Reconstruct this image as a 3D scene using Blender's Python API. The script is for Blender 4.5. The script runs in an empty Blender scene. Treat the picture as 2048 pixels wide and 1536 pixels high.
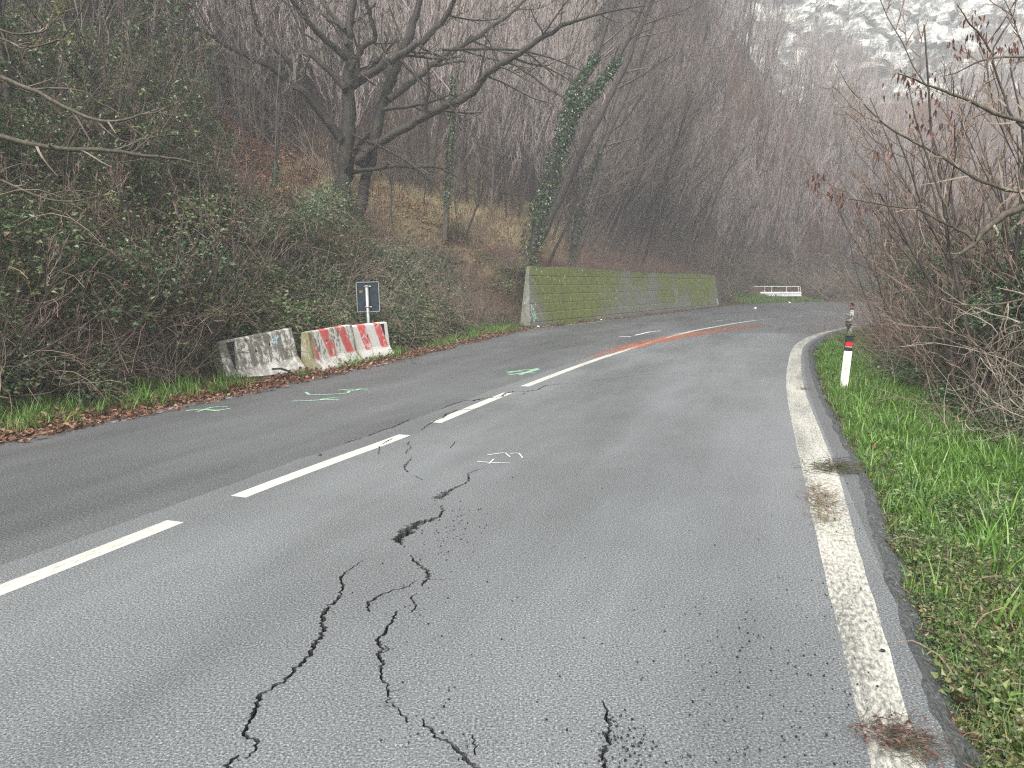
import bpy, bmesh, math, random
import numpy as np
from mathutils import Vector, Matrix, Euler, noise as mnoise
from mathutils.geometry import delaunay_2d_cdt

R = math.radians
scene = bpy.context.scene
COL = scene.collection

# ------------------------------------------------------------------ camera
CAM_H, CAM_F, PITCH = 1.55, 26.02, 7.772            # phone held at eye level, 26 mm equivalent
cam_d = bpy.data.cameras.new('camera'); cam = bpy.data.objects.new('camera', cam_d)
COL.objects.link(cam); scene.camera = cam
cam.location = (0, 0, CAM_H); cam.rotation_euler = (R(90 - PITCH), 0, 0)
cam_d.sensor_width = 36; cam_d.lens = CAM_F; cam_d.clip_start = 0.05; cam_d.clip_end = 3000

# ------------------------------------------------------------------ sky, sun, exposure (overcast winter day)
SUN_EL, SUN_AZ = 46, 200          # azimuth clockwise from +Y: behind the camera, a little to the left
world = bpy.data.worlds.new('World'); scene.world = world; world.use_nodes = True
wn = world.node_tree; wn.nodes.clear()
w_out = wn.nodes.new('ShaderNodeOutputWorld'); w_bg = wn.nodes.new('ShaderNodeBackground')
w_sky = wn.nodes.new('ShaderNodeTexSky'); w_hs = wn.nodes.new('ShaderNodeHueSaturation')
w_sky.sky_type = 'NISHITA'; w_sky.sun_disc = False
w_sky.sun_elevation = R(SUN_EL); w_sky.sun_rotation = R(SUN_AZ)
w_sky.air_density = 1.0; w_sky.dust_density = 6.0; w_sky.ozone_density = 1.0
w_hs.inputs['Saturation'].default_value = 0.22       # cloud cover: the blue is gone
w_bg.inputs['Strength'].default_value = 0.15
wn.links.new(w_sky.outputs[0], w_hs.inputs['Color']); wn.links.new(w_hs.outputs[0], w_bg.inputs[0])
wn.links.new(w_bg.outputs[0], w_out.inputs[0])
sun_d = bpy.data.lights.new('sun', 'SUN'); sun_d.energy = 1.5; sun_d.angle = R(35); sun_d.color = (1, .985, .96)
sun = bpy.data.objects.new('sun', sun_d); COL.objects.link(sun)
sd = Vector((math.sin(R(SUN_AZ)) * math.cos(R(SUN_EL)), math.cos(R(SUN_AZ)) * math.cos(R(SUN_EL)), math.sin(R(SUN_EL))))
sun.rotation_euler = sd.to_track_quat('Z', 'Y').to_euler()

vs = scene.view_settings
vs.view_transform = 'Standard'; vs.look = 'None'; vs.gamma = 1; vs.use_curve_mapping = False
vs.exposure = 1.56
cy = scene.cycles
cy.max_bounces = 4; cy.diffuse_bounces = 3; cy.glossy_bounces = 1; cy.transmission_bounces = 2
cy.transparent_max_bounces = 8; cy.volume_bounces = 0
cy.use_denoising = False; cy.use_light_tree = False; cy.time_limit = 950   # fine twigs and grain stay crisp
cy.caustics_reflective = False; cy.caustics_refractive = False
cy.use_adaptive_sampling = False
cy.debug_use_spatial_splits = True; cy.filter_width = 1.2
scene.render.film_transparent = False

# ------------------------------------------------------------------ unprojection helpers
_P = R(PITCH); _F = 1480.0
def _ray(u, v):
    a = (u - 1024) / _F; b = (768 - v) / _F
    return np.array([a, math.cos(_P) + b * math.sin(_P), -math.sin(_P) + b * math.cos(_P)])
def gnd(u, v, z=0.0):
    d = _ray(u, v); t = (z - CAM_H) / d[2]; return np.array([d[0] * t, d[1] * t, z])
def at(u, v, Y):
    d = _ray(u, v); t = Y / d[1]; return np.array([d[0] * t, Y, CAM_H + d[2] * t])

# ------------------------------------------------------------------ node and material helpers
class NT:
    def __init__(s, name):
        s.m = bpy.data.materials.new(name); s.m.use_nodes = True; s.t = s.m.node_tree; s.t.nodes.clear()
        s.out = s.t.nodes.new('ShaderNodeOutputMaterial')
    def n(s, typ, **kw):
        nd = s.t.nodes.new('ShaderNode' + typ)
        for k, v in kw.items():
            if k.startswith('_'): setattr(nd, k[1:], v)
        for k, v in kw.items():
            if k.startswith('_'): continue
            key = int(k[1:]) if k[0] == 'i' and k[1:].isdigit() else k.replace('__', ' ')
            s.set(nd.inputs[key], v)
        return nd
    def set(s, sock, v):
        if isinstance(v, bpy.types.NodeSocket): s.t.links.new(v, sock)
        elif isinstance(v, bpy.types.Node): s.t.links.new(v.outputs[0], sock)
        else:
            if sock.type == 'RGBA' and len(v) == 3: v = (*v, 1)
            sock.default_value = v
    def ramp(s, fac, stops, interp='LINEAR'):
        nd = s.t.nodes.new('ShaderNodeValToRGB'); cr = nd.color_ramp; cr.interpolation = interp
        while len(cr.elements) > 1: cr.elements.remove(cr.elements[-1])
        for i, (p, c) in enumerate(stops):
            e = cr.elements[0] if i == 0 else cr.elements.new(p)
            e.position = p
            if isinstance(c, (int, float)): c = (c, c, c)
            e.color = (*c, 1)
        s.set(nd.inputs[0], fac); return nd
    def noise(s, scale, detail=4, rough=.55, vec=None, dist=0):
        nd = s.n('TexNoise', Scale=scale, Detail=detail, Roughness=rough, Distortion=dist)
        if vec is not None: s.set(nd.inputs['Vector'], vec)
        return nd.outputs['Fac']
    def math(s, op, a, b=0.5, c=0.5, clamp=False):
        nd = s.t.nodes.new('ShaderNodeMath'); nd.operation = op; nd.use_clamp = clamp
        s.set(nd.inputs[0], a); s.set(nd.inputs[1], b); s.set(nd.inputs[2], c); return nd.outputs[0]
    def mix(s, fac, a, b, mode='MIX'):
        nd = s.t.nodes.new('ShaderNodeMix'); nd.data_type = 'RGBA'; nd.blend_type = mode
        s.set(nd.inputs[0], fac); s.set(nd.inputs[6], a); s.set(nd.inputs[7], b); return nd.outputs[2]
    def mapping(s, vec, scale=(1, 1, 1), rot=(0, 0, 0), loc=(0, 0, 0)):
        return s.n('Mapping', Vector=vec, Scale=scale, Rotation=rot, Location=loc).outputs[0]
    def obj(s): return s.n('TexCoord').outputs['Object']
    def pos(s): return s.n('NewGeometry').outputs['Position']
    def attr(s, name): return s.n('Attribute', _attribute_name=name).outputs['Fac']
    def rnd(s): return s.n('ObjectInfo').outputs['Random']
    def bsdf(s, color, rough=.7, spec=.4, bump=None, bs=.3, bd=.01, **kw):
        b = s.n('BsdfPrincipled'); s.set(b.inputs['Base Color'], color); s.set(b.inputs['Roughness'], rough)
        s.set(b.inputs['Specular IOR Level'], spec)
        for k, v in kw.items(): s.set(b.inputs[k.replace('__', ' ')], v)
        if bump is not None:
            bn = s.n('Bump', Strength=bs, Distance=bd, Height=bump); s.t.links.new(bn.outputs[0], b.inputs['Normal'])
        return b
    def done(s, sh):
        s.set(s.out.inputs['Surface'], sh.outputs[0]); return s.m

def leaf_mat(name, stops, rough=.45, spec=.45, trans=.25):
    t = NT(name)
    f = t.math('ADD', t.math('MULTIPLY', t.attr('v'), .75), t.math('MULTIPLY', t.rnd(), .25))
    c = t.ramp(f, stops)
    b = t.bsdf(c, rough, spec)
    tr = t.n('BsdfTranslucent', Color=c)
    mx = t.n('MixShader', i0=trans, i1=b, i2=tr)
    return t.done(mx)

def bark_mat(name, stops, scale=18, moss=None):
    t = NT(name); o = t.obj()
    v = t.mapping(o, (1, 1, .25))
    nz = t.noise(scale, 6, .65, v)
    f = t.math('ADD', t.math('MULTIPLY', nz, .7), t.math('MULTIPLY', t.math('ADD', t.rnd(), t.attr('v')), .17))
    c = t.ramp(f, stops)
    if moss:
        k = t.ramp(t.noise(3.5, 4, .6, o), [(.5, 0), (.62, 1)])
        c = t.mix(t.math('MULTIPLY', k.outputs[0], .75), c, moss)
    return t.done(t.bsdf(c, .75, .3, nz, .5, .02))

M = {}
def build_materials():
    # --- asphalt -----------------------------------------------------
    def asphalt(name, lo, mid, hi, rough, grain, patchiness, bump):
        t = NT(name); p = t.pos()
        g1 = t.noise(grain, 2, .75, p)
        road = t.mapping(p, (1, 1, 1), (0, 0, R(20)))
        tracks = t.noise(1.0, 3, .6, t.mapping(road, (1.5, .16, 1)))
        big = t.noise(.9, 4, .65, p)
        sp = t.ramp(g1, [(.32, lo), (.47, mid), (.60, hi), (.74, tuple(min(1, x * 2.2) for x in hi))])
        damp = t.ramp(t.noise(.30, 4, .6, t.mapping(road, (1.3, .35, 1), (0, 0, 0), (3.1, 1.7, 0))), [(.42, 0), (.60, 1)]).outputs[0]
        k = t.math('MULTIPLY_ADD', t.math('ADD', t.math('MULTIPLY', tracks, .5), t.math('MULTIPLY', big, .5)), patchiness, 1 - patchiness * .5)
        c = t.n('MixRGB', _blend_type='MULTIPLY', i0=1.0, i1=sp); t.set(c.inputs[2], k)
        rg = t.math('SUBTRACT', t.math('MULTIPLY_ADD', tracks, .3, rough - .12), t.math('MULTIPLY', damp, .12))
        c = t.n('MixRGB', _blend_type='MULTIPLY', i0=t.math('MULTIPLY', damp, .38), i1=c.outputs[0], i2=(.45, .46, .46))
        return t.done(t.bsdf(c.outputs[0], rg, .85, g1, bump, .006))
    M['asphalt_old'] = asphalt('asphalt_old', (.020, .021, .021), (.066, .069, .069), (.13, .136, .134), .50, 85, .8, .7)
    M['asphalt_new'] = asphalt('asphalt_new', (.034, .037, .037), (.108, .115, .116), (.19, .20, .20), .43, 105, .75, .55)
    M['asphalt_edge'] = asphalt('asphalt_edge', (.010, .010, .011), (.034, .036, .037), (.075, .078, .078), .55, 60, .9, 1.0)
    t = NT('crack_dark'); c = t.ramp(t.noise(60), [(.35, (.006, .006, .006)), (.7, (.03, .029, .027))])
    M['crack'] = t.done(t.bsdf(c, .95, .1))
    # --- road paint ----------------------------------------------------
    def paint(name, col, dirt, lo, hi, sc):
        t = NT(name); p = t.pos()
        road = t.mapping(p, (1, 1, 1), (0, 0, R(20)))
        w1 = t.noise(sc, 6, .72, t.mapping(road, (1, .35, 1)))
        w2 = t.noise(1.4, 4, .6, t.mapping(road, (2.5, .35, 1)))
        sp = t.noise(160, 2, .6, p)
        k = t.ramp(t.math('ADD', t.math('MULTIPLY', w1, .55), t.math('ADD', t.math('MULTIPLY', w2, .3), t.math('MULTIPLY', sp, .15))), [(lo, 0), (hi, 1)])
        c = t.mix(k.outputs[0], dirt, col)
        return t.done(t.bsdf(c, .6, .4, sp, .5, .003))
    M['paint_centre'] = paint('paint_centre', (.43, .425, .375), (.20, .20, .18), .33, .50, 40)
    M['paint_edge'] = paint('paint_edge', (.44, .43, .37), (.11, .108, .098), .425, .565, 60)
    M['paint_worn'] = paint('paint_worn', (.40, .395, .36), (.055, .055, .053), .46, .56, 25)
    def stain(name, col, lo, hi, stretch):
        t = NT(name); p = t.pos()
        road = t.mapping(p, (1, 1, 1), (0, 0, R(24)))
        w = t.noise(9, 6, .7, t.mapping(road, stretch))
        k = t.math('MULTIPLY', w, t.attr('v'))
        k = t.ramp(k, [(lo, 0), (hi, 1)])
        b = t.bsdf(col, .7, .3); tr = t.n('BsdfTransparent')
        mx = t.n('MixShader', i0=t.math('MULTIPLY', k.outputs[0], .9)); t.set(mx.inputs[1], tr); t.set(mx.inputs[2], b)
        return t.done(mx)
    M['stain_orange'] = stain('stain_orange', (.34, .10, .045), .40, .60, (1.6, .12, 1))
    M['spray_green'] = stain('spray_green', (.36, .62, .40), .30, .55, (3, 3, 3))
    M['scratch_white'] = stain('scratch_white', (.7, .72, .7), .2, .45, (3, 3, 3))
    # --- ground ----------------------------------------------------------
    t = NT('forest_floor'); p = t.pos()
    n1 = t.noise(.35, 5, .6, p); n2 = t.noise(14, 5, .7, p); n3 = t.noise(60, 3, .7, p)
    lit = t.ramp(t.math('ADD', t.math('MULTIPLY', n2, .6), t.math('MULTIPLY', n3, .4)),
                 [(.32, (.018, .011, .008)), (.46, (.06, .034, .023)), (.56, (.125, .067, .043)), (.68, (.21, .135, .09))])
    dry = t.ramp(t.math('ADD', t.math('MULTIPLY', n2, .5), t.math('MULTIPLY', n3, .5)), [(.35, (.07, .058, .032)), (.65, (.30, .25, .14))])
    k = t.math('MULTIPLY', t.attr('dry'), 1.0)
    c = t.mix(k, lit.outputs[0], dry.outputs[0])
    g = t.ramp(t.math('ADD', n2, t.math('MULTIPLY', n1, .2)), [(.4, (.012, .014, .007)), (.75, (.06, .075, .022))])
    c = t.mix(t.attr('green'), c, g.outputs[0])
    M['floor'] = t.done(t.bsdf(c, .9, .2, n2, .8, .06))
    # --- rock -------------------------------------------------------------
    t = NT('limestone'); p = t.pos()
    a = t.noise(.28, 7, .74, t.mapping(p, (1, 1, .8), (R(18), R(12), 0)), .9); b = t.noise(1.3, 5, .75, p, .3)
    f = t.math('ADD', t.math('MULTIPLY', a, .6), t.math('MULTIPLY', b, .4))
    c = t.ramp(f, [(.36, (.07, .08, .075)), (.43, (.17, .185, .175)), (.48, (.36, .37, .345)), (.53, (.60, .59, .53)), (.62, (.76, .74, .67))])
    vk = t.n('Attribute', _attribute_name='veg').outputs['Fac']
    c = t.mix(t.ramp(t.math('ADD', vk, t.math('MULTIPLY', t.math('SUBTRACT', a, .5), 1.2)), [(.45, 0), (.62, 1)]).outputs[0], c.outputs[0],
              t.ramp(b, [(.35, (.05, .065, .045)), (.6, (.12, .135, .085)), (.72, (.2, .2, .14))]).outputs[0])
    M['rock'] = t.done(t.bsdf(c, .9, .2, b, .8, .8))
    # --- concrete ---------------------------------------------------------
    t = NT('moss_concrete'); o = t.obj(); p = t.pos()
    n1 = t.noise(.55, 5, .6, o); n2 = t.noise(7, 6, .7, o); n3 = t.noise(40, 4, .7, o)
    conc = t.ramp(t.math('ADD', t.math('MULTIPLY', n2, .6), t.math('MULTIPLY', n3, .4)), [(.3, (.085, .088, .07)), (.55, (.19, .19, .16)), (.72, (.33, .33, .29))])
    moss = t.ramp(t.math('ADD', t.math('MULTIPLY', n2, .55), t.math('MULTIPLY', n3, .45)), [(.3, (.05, .06, .015)), (.5, (.125, .15, .027)), (.68, (.21, .24, .05))])
    sx = t.n('SeparateXYZ', Vector=o)
    km = t.math('ADD', t.math('ADD', t.math('MULTIPLY', n1, .85), t.math('MULTIPLY', n2, .45)), t.math('MULTIPLY', t.attr('v'), .34))
    k = t.ramp(t.math('ADD', km, t.math('MULTIPLY', t.math('SUBTRACT', n3, .5), .35)), [(.68, 0), (.88, 1)])
    c = t.mix(t.math('MULTIPLY', k.outputs[0], .92), conc.outputs[0], moss.outputs[0])
    vo = t.n('TexVoronoi', Vector=t.mapping(o, (3.0, 3.0, 1.7)), Scale=1.5)
    vo.inputs['Randomness'].default_value = 1
    kw = t.ramp(t.math('ADD', vo.outputs['Distance'], t.math('MULTIPLY', t.math('SUBTRACT', n3, .5), .22)), [(.10, 1), (.15, 0)])
    kw2 = t.ramp(t.noise(1.3, 2, .5, o), [(.40, 0), (.48, 1)])
    c = t.mix(t.math('MULTIPLY', t.math('MULTIPLY', kw.outputs[0], kw2.outputs[0]), .75), c, (.55, .57, .5))
    st = t.ramp(t.noise(4, 4, .6, t.mapping(o, (2.5, 2.5, .12))), [(.45, 0), (.7, .5)])
    c = t.mix(st.outputs[0], c, (.075, .075, .062))
    M['moss_wall'] = t.done(t.bsdf(c, .9, .2, t.math('ADD', n2, t.math('MULTIPLY', n3, .5)), .8, .02))
    # barriers: weathered concrete with flaking red and white bands
    def barrier(name, red_amt, white_amt, moss_amt, stripes):
        t = NT(name); o = t.obj()
        n1 = t.noise(2.2, 5, .6, o); n2 = t.noise(14, 6, .72, o); n3 = t.noise(60, 4, .7, o)
        streak = t.noise(7, 5, .65, t.mapping(o, (1, 1, .22), (0, R(-14), 0)))
        conc = t.ramp(t.math('ADD', t.math('MULTIPLY', streak, .6), t.math('MULTIPLY', n3, .4)), [(.3, (.10, .095, .075)), (.5, (.21, .20, .165)), (.72, (.40, .39, .34))])
        c = conc.outputs[0]
        sx = t.n('SeparateXYZ', Vector=o)
        # slanted bands: x + slope*z
        ph = t.math('MULTIPLY_ADD', sx.outputs['Z'], .42, sx.outputs['X'])
        band = t.math('FRACT', t.math('MULTIPLY_ADD', ph, stripes, .18))
        isred = t.ramp(t.math('ADD', band, t.math('MULTIPLY', t.math('SUBTRACT', n2, .5), .12)), [(.0, 1), (.42, 1), (.47, 0), (.96, 0), (1, 1)])
        upper = t.ramp(t.math('ADD', sx.outputs['Z'], t.math('MULTIPLY', t.math('SUBTRACT', n2, .5), .06)), [(.225, 0), (.25, 1)])
        wk = t.ramp(t.math('ADD', t.math('MULTIPLY', n2, .45), t.math('MULTIPLY', streak, .55)), [(.60 - white_amt * .3, 0), (.66 - white_amt * .3, 1)])
        c = t.mix(wk.outputs[0], c, t.mix(n3, (.78, .76, .70), (.55, .54, .48)))
        rk = t.ramp(t.math('ADD', t.math('MULTIPLY', n1, .45), t.math('MULTIPLY', n2, .55)), [(.62 - red_amt * .3, 0), (.67 - red_amt * .3, 1)])
        kr = t.math('MULTIPLY', t.math('MULTIPLY', isred.outputs[0], upper.outputs[0]), rk.outputs[0])
        ex = t.ramp(t.math('ABSOLUTE', sx.outputs['X']), [(.70, 0), (.775, 1)])
        kr = t.math('MULTIPLY', kr, t.math('SUBTRACT', 1.0, ex.outputs[0]))
        c = t.mix(t.math('MULTIPLY', kr, .95 if red_amt > 0 else 0), c, t.mix(n2, (.58, .045, .05), (.70, .14, .13)))
        low = t.ramp(sx.outputs['Z'], [(0, 1), (.235, .55), (.26, 0)])
        c = t.mix(t.math('MULTIPLY', low.outputs[0], .75), c, t.mix(n2, (.30, .295, .27), (.66, .65, .60)))
        mk = t.ramp(t.math('ADD', t.math('MULTIPLY', n1, .6), t.math('MULTIPLY', n2, .4)), [(.60 - moss_amt * .25, 0), (.74 - moss_amt * .25, .85)])
        c = t.mix(t.math('MULTIPLY', mk.outputs[0], t.math('MULTIPLY_ADD', ex.outputs[0], .9, .12, clamp=True)), c, (.17, .15, .055) if moss_amt > .4 else (.10, .10, .07))
        return t.done(t.bsdf(c, .85, .25, t.math('ADD', n2, streak), .5, .01))
    M['barrier_grey'] = barrier('barrier_grey', 0, .36, .2, 2.2)
    M['barrier_red_worn'] = barrier('barrier_red_worn', .62, .50, .9, 1.55)
    M['barrier_red_white'] = barrier('barrier_red_white', .62, .95, .25, 1.7)
    t = NT('hole_shade_black'); M['hole'] = t.done(t.bsdf((.008, .008, .008), .95, .1))  # near-black colour imitating the shade inside holes
    # --- metal, plastic -----------------------------------------------------
    t = NT('galvanised'); o = t.obj(); nz = t.noise(8, 5, .7, o)
    M['galv'] = t.done(t.bsdf(t.ramp(nz, [(.3, (.24, .25, .25)), (.7, (.44, .45, .45))]), .5, .5, Metallic=.35))
    t = NT('galvanised_bright'); o = t.obj(); nz = t.noise(3, 5, .7, o)
    M['galv_white'] = t.done(t.bsdf(t.ramp(nz, [(.3, (.42, .44, .44)), (.5, (.66, .67, .66)), (.75, (.74, .75, .74))]), .5, .5, Metallic=.1))
    t = NT('sign_back'); o = t.obj(); nz = t.noise(5, 5, .7, o)
    M['sign_back'] = t.done(t.bsdf(t.ramp(nz, [(.3, (.014, .022, .028)), (.7, (.026, .036, .046))]), .75, .2))
    t = NT('sign_rim'); M['sign_rim'] = t.done(t.bsdf((.24, .26, .27), .5, .5, Metallic=.4))
    t = NT('sticker'); o = t.obj(); M['sticker'] = t.done(t.bsdf(t.ramp(t.noise(70, 2, .5, o), [(.45, (.20, .13, .03)), (.55, (.06, .055, .03))]), .6, .3))
    t = NT('post_white'); o = t.obj(); nz = t.noise(9, 6, .7, t.mapping(o, (1, 1, .4)))
    M['post_white'] = t.done(t.bsdf(t.ramp(nz, [(.3, (.42, .41, .33)), (.5, (.70, .69, .62)), (.7, (.80, .79, .73))]), .55, .4))
    t = NT('post_black'); M['post_black'] = t.done(t.bsdf((.012, .014, .016), .5, .4))
    t = NT('reflector_red'); M['reflector'] = t.done(t.bsdf((.62, .012, .02), .3, .6))
    t = NT('reflector_strip'); M['strip'] = t.done(t.bsdf((.72, .55, .5), .5, .4))
    t = NT('litter_white'); M['litter_white'] = t.done(t.bsdf((.74, .75, .74), .6, .4))
    t = NT('litter_black'); M['litter_black'] = t.done(t.bsdf((.010, .011, .013), .35, .5))
    t = NT('stone_grey'); M['stone'] = t.done(t.bsdf(t.ramp(t.noise(9, 4, .6, t.obj()), [(.3, (.12, .115, .105)), (.7, (.42, .41, .38))]), .85, .2))
    # --- plants ---------------------------------------------------------------
    M['bark_oak'] = bark_mat('bark_oak', [(.35, (.008, .007, .006)), (.55, (.022, .018, .015)), (.75, (.065, .056, .046))], 16, (.035, .036, .016))
    M['twig_oak'] = bark_mat('twig_oak', [(.3, (.03, .025, .02)), (.6, (.075, .062, .05)), (.8, (.16, .135, .108))], 20, (.07, .072, .04))
    M['bark_dark'] = bark_mat('bark_dark', [(.35, (.022, .018, .015)), (.55, (.06, .05, .042)), (.75, (.14, .12, .10))], 16)
    M['twig_brown'] = bark_mat('twig_brown', [(.3, (.06, .042, .032)), (.55, (.15, .106, .082)), (.8, (.30, .225, .18))], 20)
    M['twig_pink'] = bark_mat('twig_pink', [(.3, (.20, .158, .148)), (.55, (.37, .305, .288)), (.8, (.55, .465, .44))], 20)
    M['twig_grey'] = bark_mat('twig_grey', [(.3, (0.086, 0.069, 0.055)), (.55, (0.172, 0.140, 0.113)), (.8, (0.322, 0.276, 0.230))], 20)
    M['twig_wood'] = bark_mat('twig_wood', [(.3, (.15, .125, .108)), (.55, (.30, .255, .225)), (.8, (.48, .42, .37))], 20)
    M['twig_pale'] = bark_mat('twig_pale', [(.3, (.12, .10, .075)), (.55, (.24, .205, .16)), (.8, (.44, .39, .32))], 24)
    M['twig_mossy'] = bark_mat('twig_mossy', [(.3, (.014, .012, .009)), (.55, (.045, .038, .028)), (.8, (.15, .128, .095))], 20, (.045, .047, .022))
    M['bramble'] = leaf_mat('bramble', [(.0, (.016, .034, .013)), (.35, (.042, .082, .030)), (.62, (.085, .135, .055)), (.82, (.14, .16, .075)), (.92, (.20, .13, .07)), (1, (.30, .32, .24))], .34, .55, .2)
    M['bramble_light'] = leaf_mat('bramble_light', [(.0, (0.029, 0.048, 0.016)), (.4, (0.072, 0.109, 0.035)), (.7, (0.144, 0.176, 0.061)), (.88, (0.208, 0.160, 0.072)), (1, (0.320, 0.336, 0.208))], .4, .5, .25)
    M['ivy'] = leaf_mat('ivy', [(.0, (0.012, 0.029, 0.010)), (.4, (0.032, 0.072, 0.023)), (.75, (0.072, 0.131, 0.046)), (1, (0.174, 0.232, 0.131))], .3, .55, .15)
    M['grass'] = leaf_mat('grass', [(.0, (.035, .085, .012)), (.4, (.085, .19, .026)), (.75, (.155, .29, .05)), (.93, (.24, .35, .10)), (1, (.34, .31, .14))], .4, .45, .35)
    M['grass_dull'] = leaf_mat('grass_dull', [(.0, (0.037, 0.062, 0.015)), (.4, (0.094, 0.144, 0.033)), (.7, (0.175, 0.213, 0.056)), (.88, (0.300, 0.250, 0.112)), (1, (0.375, 0.275, 0.150))], .5, .4, .3)
    M['grass_dry'] = leaf_mat('grass_dry', [(.0, (.20, .16, .08)), (.5, (.40, .345, .19)), (1, (.60, .54, .35))], .7, .2, .3)
    M['litter'] = leaf_mat('dead_leaf', [(.0, (.035, .017, .011)), (.35, (.10, .046, .029)), (.65, (.19, .095, .06)), (.87, (.28, .17, .105)), (1, (.42, .33, .23))], .55, .4, .15)
    M['litter_slope'] = leaf_mat('dead_leaf_dry', [(.0, (.07, .030, .018)), (.35, (.21, .092, .055)), (.65, (.36, .175, .11)), (.87, (.47, .29, .18)), (1, (.60, .47, .34))], .6, .35, .15)
    M['pod'] = leaf_mat('dry_pod', [(.0, (.035, .014, .010)), (.6, (.10, .045, .032)), (1, (.18, .10, .07))], .6, .3, .1)
    M['weed'] = leaf_mat('weed', [(.0, (0.023, 0.052, 0.010)), (.45, (0.065, 0.130, 0.023)), (.8, (0.143, 0.221, 0.052)), (1, (0.260, 0.286, 0.130))], .4, .45, .3)
    M['petal'] = leaf_mat('petal', [(.0, (.62, .60, .58)), (.7, (.75, .73, .70)), (.85, (.5, .2, .25)), (1, (.4, .06, .1))], .6, .3, .3)
    t = NT('wrap_green'); M['wrap'] = t.done(t.bsdf((.018, .04, .028), .35, .5))
build_materials()

# ------------------------------------------------------------------ mesh helpers
class MB:
    """collects triangles / quads with a per-vertex value v, then links ONE mesh object"""
    def __init__(s): s.V = []; s.Q = []; s.T = []; s.A = []; s.n = 0
    def add(s, verts, quads=None, tris=None, v=0.5):
        verts = np.asarray(verts, float).reshape(-1, 3); k = len(verts)
        s.V.append(verts)
        s.A.append(np.full(k, v) if np.isscalar(v) else np.asarray(v, float))
        if quads is not None and len(quads): s.Q.append(np.asarray(quads, int).reshape(-1, 4) + s.n)
        if tris is not None and len(tris): s.T.append(np.asarray(tris, int).reshape(-1, 3) + s.n)
        s.n += k
    def tube(s, pts, rad, sides=3, v=0.5, cap=False):
        pts = np.asarray(pts, float); n = len(pts)
        rad = np.broadcast_to(np.asarray(rad, float), (n,))
        tg = np.gradient(pts, axis=0); tg /= np.linalg.norm(tg, axis=1, keepdims=True) + 1e-9
        ref = np.array([0, 0, 1.0]) if abs(tg[:, 2]).mean() < .8 else np.array([1.0, 0, 0])
        a = np.cross(tg, ref); a /= np.linalg.norm(a, axis=1, keepdims=True) + 1e-9
        b = np.cross(tg, a)
        th = np.arange(sides) * 2 * math.pi / sides
        ring = (a[:, None, :] * np.cos(th)[None, :, None] + b[:, None, :] * np.sin(th)[None, :, None]) * rad[:, None, None] + pts[:, None, :]
        i = np.arange(n - 1)[:, None] * sides; j = np.arange(sides)[None, :]; j2 = (j + 1) % sides
        q = np.stack([i + j, i + j2, i + sides + j2, i + sides + j], -1).reshape(-1, 4)
        tr = None
        vv = ring.reshape(-1, 3)
        if cap:
            vv = np.vstack([vv, pts[0], pts[-1]]); c0 = n * sides; c1 = c0 + 1; L = (n - 1) * sides
            tr = [(c0, (k + 1) % sides, k) for k in range(sides)] + [(c1, L + k, L + (k + 1) % sides) for k in range(sides)]
        s.add(vv, q, tr, v)
    def box(s, c, size, rot=0, v=.5):
        x, y, z = np.asarray(size) / 2.
        p = np.array([(-x, -y, -z), (x, -y, -z), (x, y, -z), (-x, y, -z), (-x, -y, z), (x, -y, z), (x, y, z), (-x, y, z)])
        cr, sr = math.cos(rot), math.sin(rot)
        p = np.stack([p[:, 0] * cr - p[:, 1] * sr, p[:, 0] * sr + p[:, 1] * cr, p[:, 2]], 1) + np.asarray(c)
        s.add(p, [(0, 3, 2, 1), (4, 5, 6, 7), (0, 1, 5, 4), (1, 2, 6, 5), (2, 3, 7, 6), (3, 0, 4, 7)], v=v)
    def leaf(s, p, d, up, L, W, v=.5, fold=.25, droop=.15):
        d = d / (np.linalg.norm(d) + 1e-9); sd_ = np.cross(d, up); sd_ /= np.linalg.norm(sd_) + 1e-9; u = np.cross(sd_, d)
        P = [p, p + d * L * .35 + sd_ * W * .5 + u * W * fold, p + d * L * .4, p + d * L * .35 - sd_ * W * .5 + u * W * fold, p + d * L - u * L * droop]
        s.add(P, None, [(0, 1, 2), (0, 2, 3), (2, 1, 4), (3, 2, 4)], v)
    def mesh(s, name, mat=None, smooth=False):
        V = np.vstack(s.V) if s.V else np.zeros((0, 3))
        Q = np.vstack(s.Q) if s.Q else np.zeros((0, 4), int); T = np.vstack(s.T) if s.T else np.zeros((0, 3), int)
        me = bpy.data.meshes.new(name)
        nl = len(Q) * 4 + len(T) * 3; nf = len(Q) + len(T)
        me.vertices.add(len(V)); me.vertices.foreach_set('co', V.ravel())
        me.loops.add(nl); me.loops.foreach_set('vertex_index', np.concatenate([Q.ravel(), T.ravel()]).astype(np.int32))
        me.polygons.add(nf)
        st = np.concatenate([np.arange(len(Q)) * 4, len(Q) * 4 + np.arange(len(T)) * 3]).astype(np.int32)
        me.polygons.foreach_set('loop_start', st)
        me.polygons.foreach_set('use_smooth', np.full(nf, bool(smooth)))
        me.update(calc_edges=True); me.validate()
        at_ = me.attributes.new('v', 'FLOAT', 'POINT'); at_.data.foreach_set('value', np.concatenate(s.A) if s.A else [])
        if mat: me.materials.append(M[mat])
        return me
    def obj(s, name, mat, parent=None, smooth=False, loc=None):
        o = bpy.data.objects.new(name, s.mesh(name, mat, smooth)); COL.objects.link(o)
        if parent is not None: o.parent = parent
        if loc is not None: o.location = loc
        return o

def empty(name, loc=(0, 0, 0), rz=0):
    o = bpy.data.objects.new(name, None); COL.objects.link(o); o.location = loc; o.rotation_euler = (0, 0, rz); o.empty_display_size = .2
    return o
def tag(o, label=None, cat=None, group=None, kind=None):
    if label: o['label'] = label
    if cat: o['category'] = cat
    if group: o['group'] = group
    if kind: o['kind'] = kind
    return o

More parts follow.
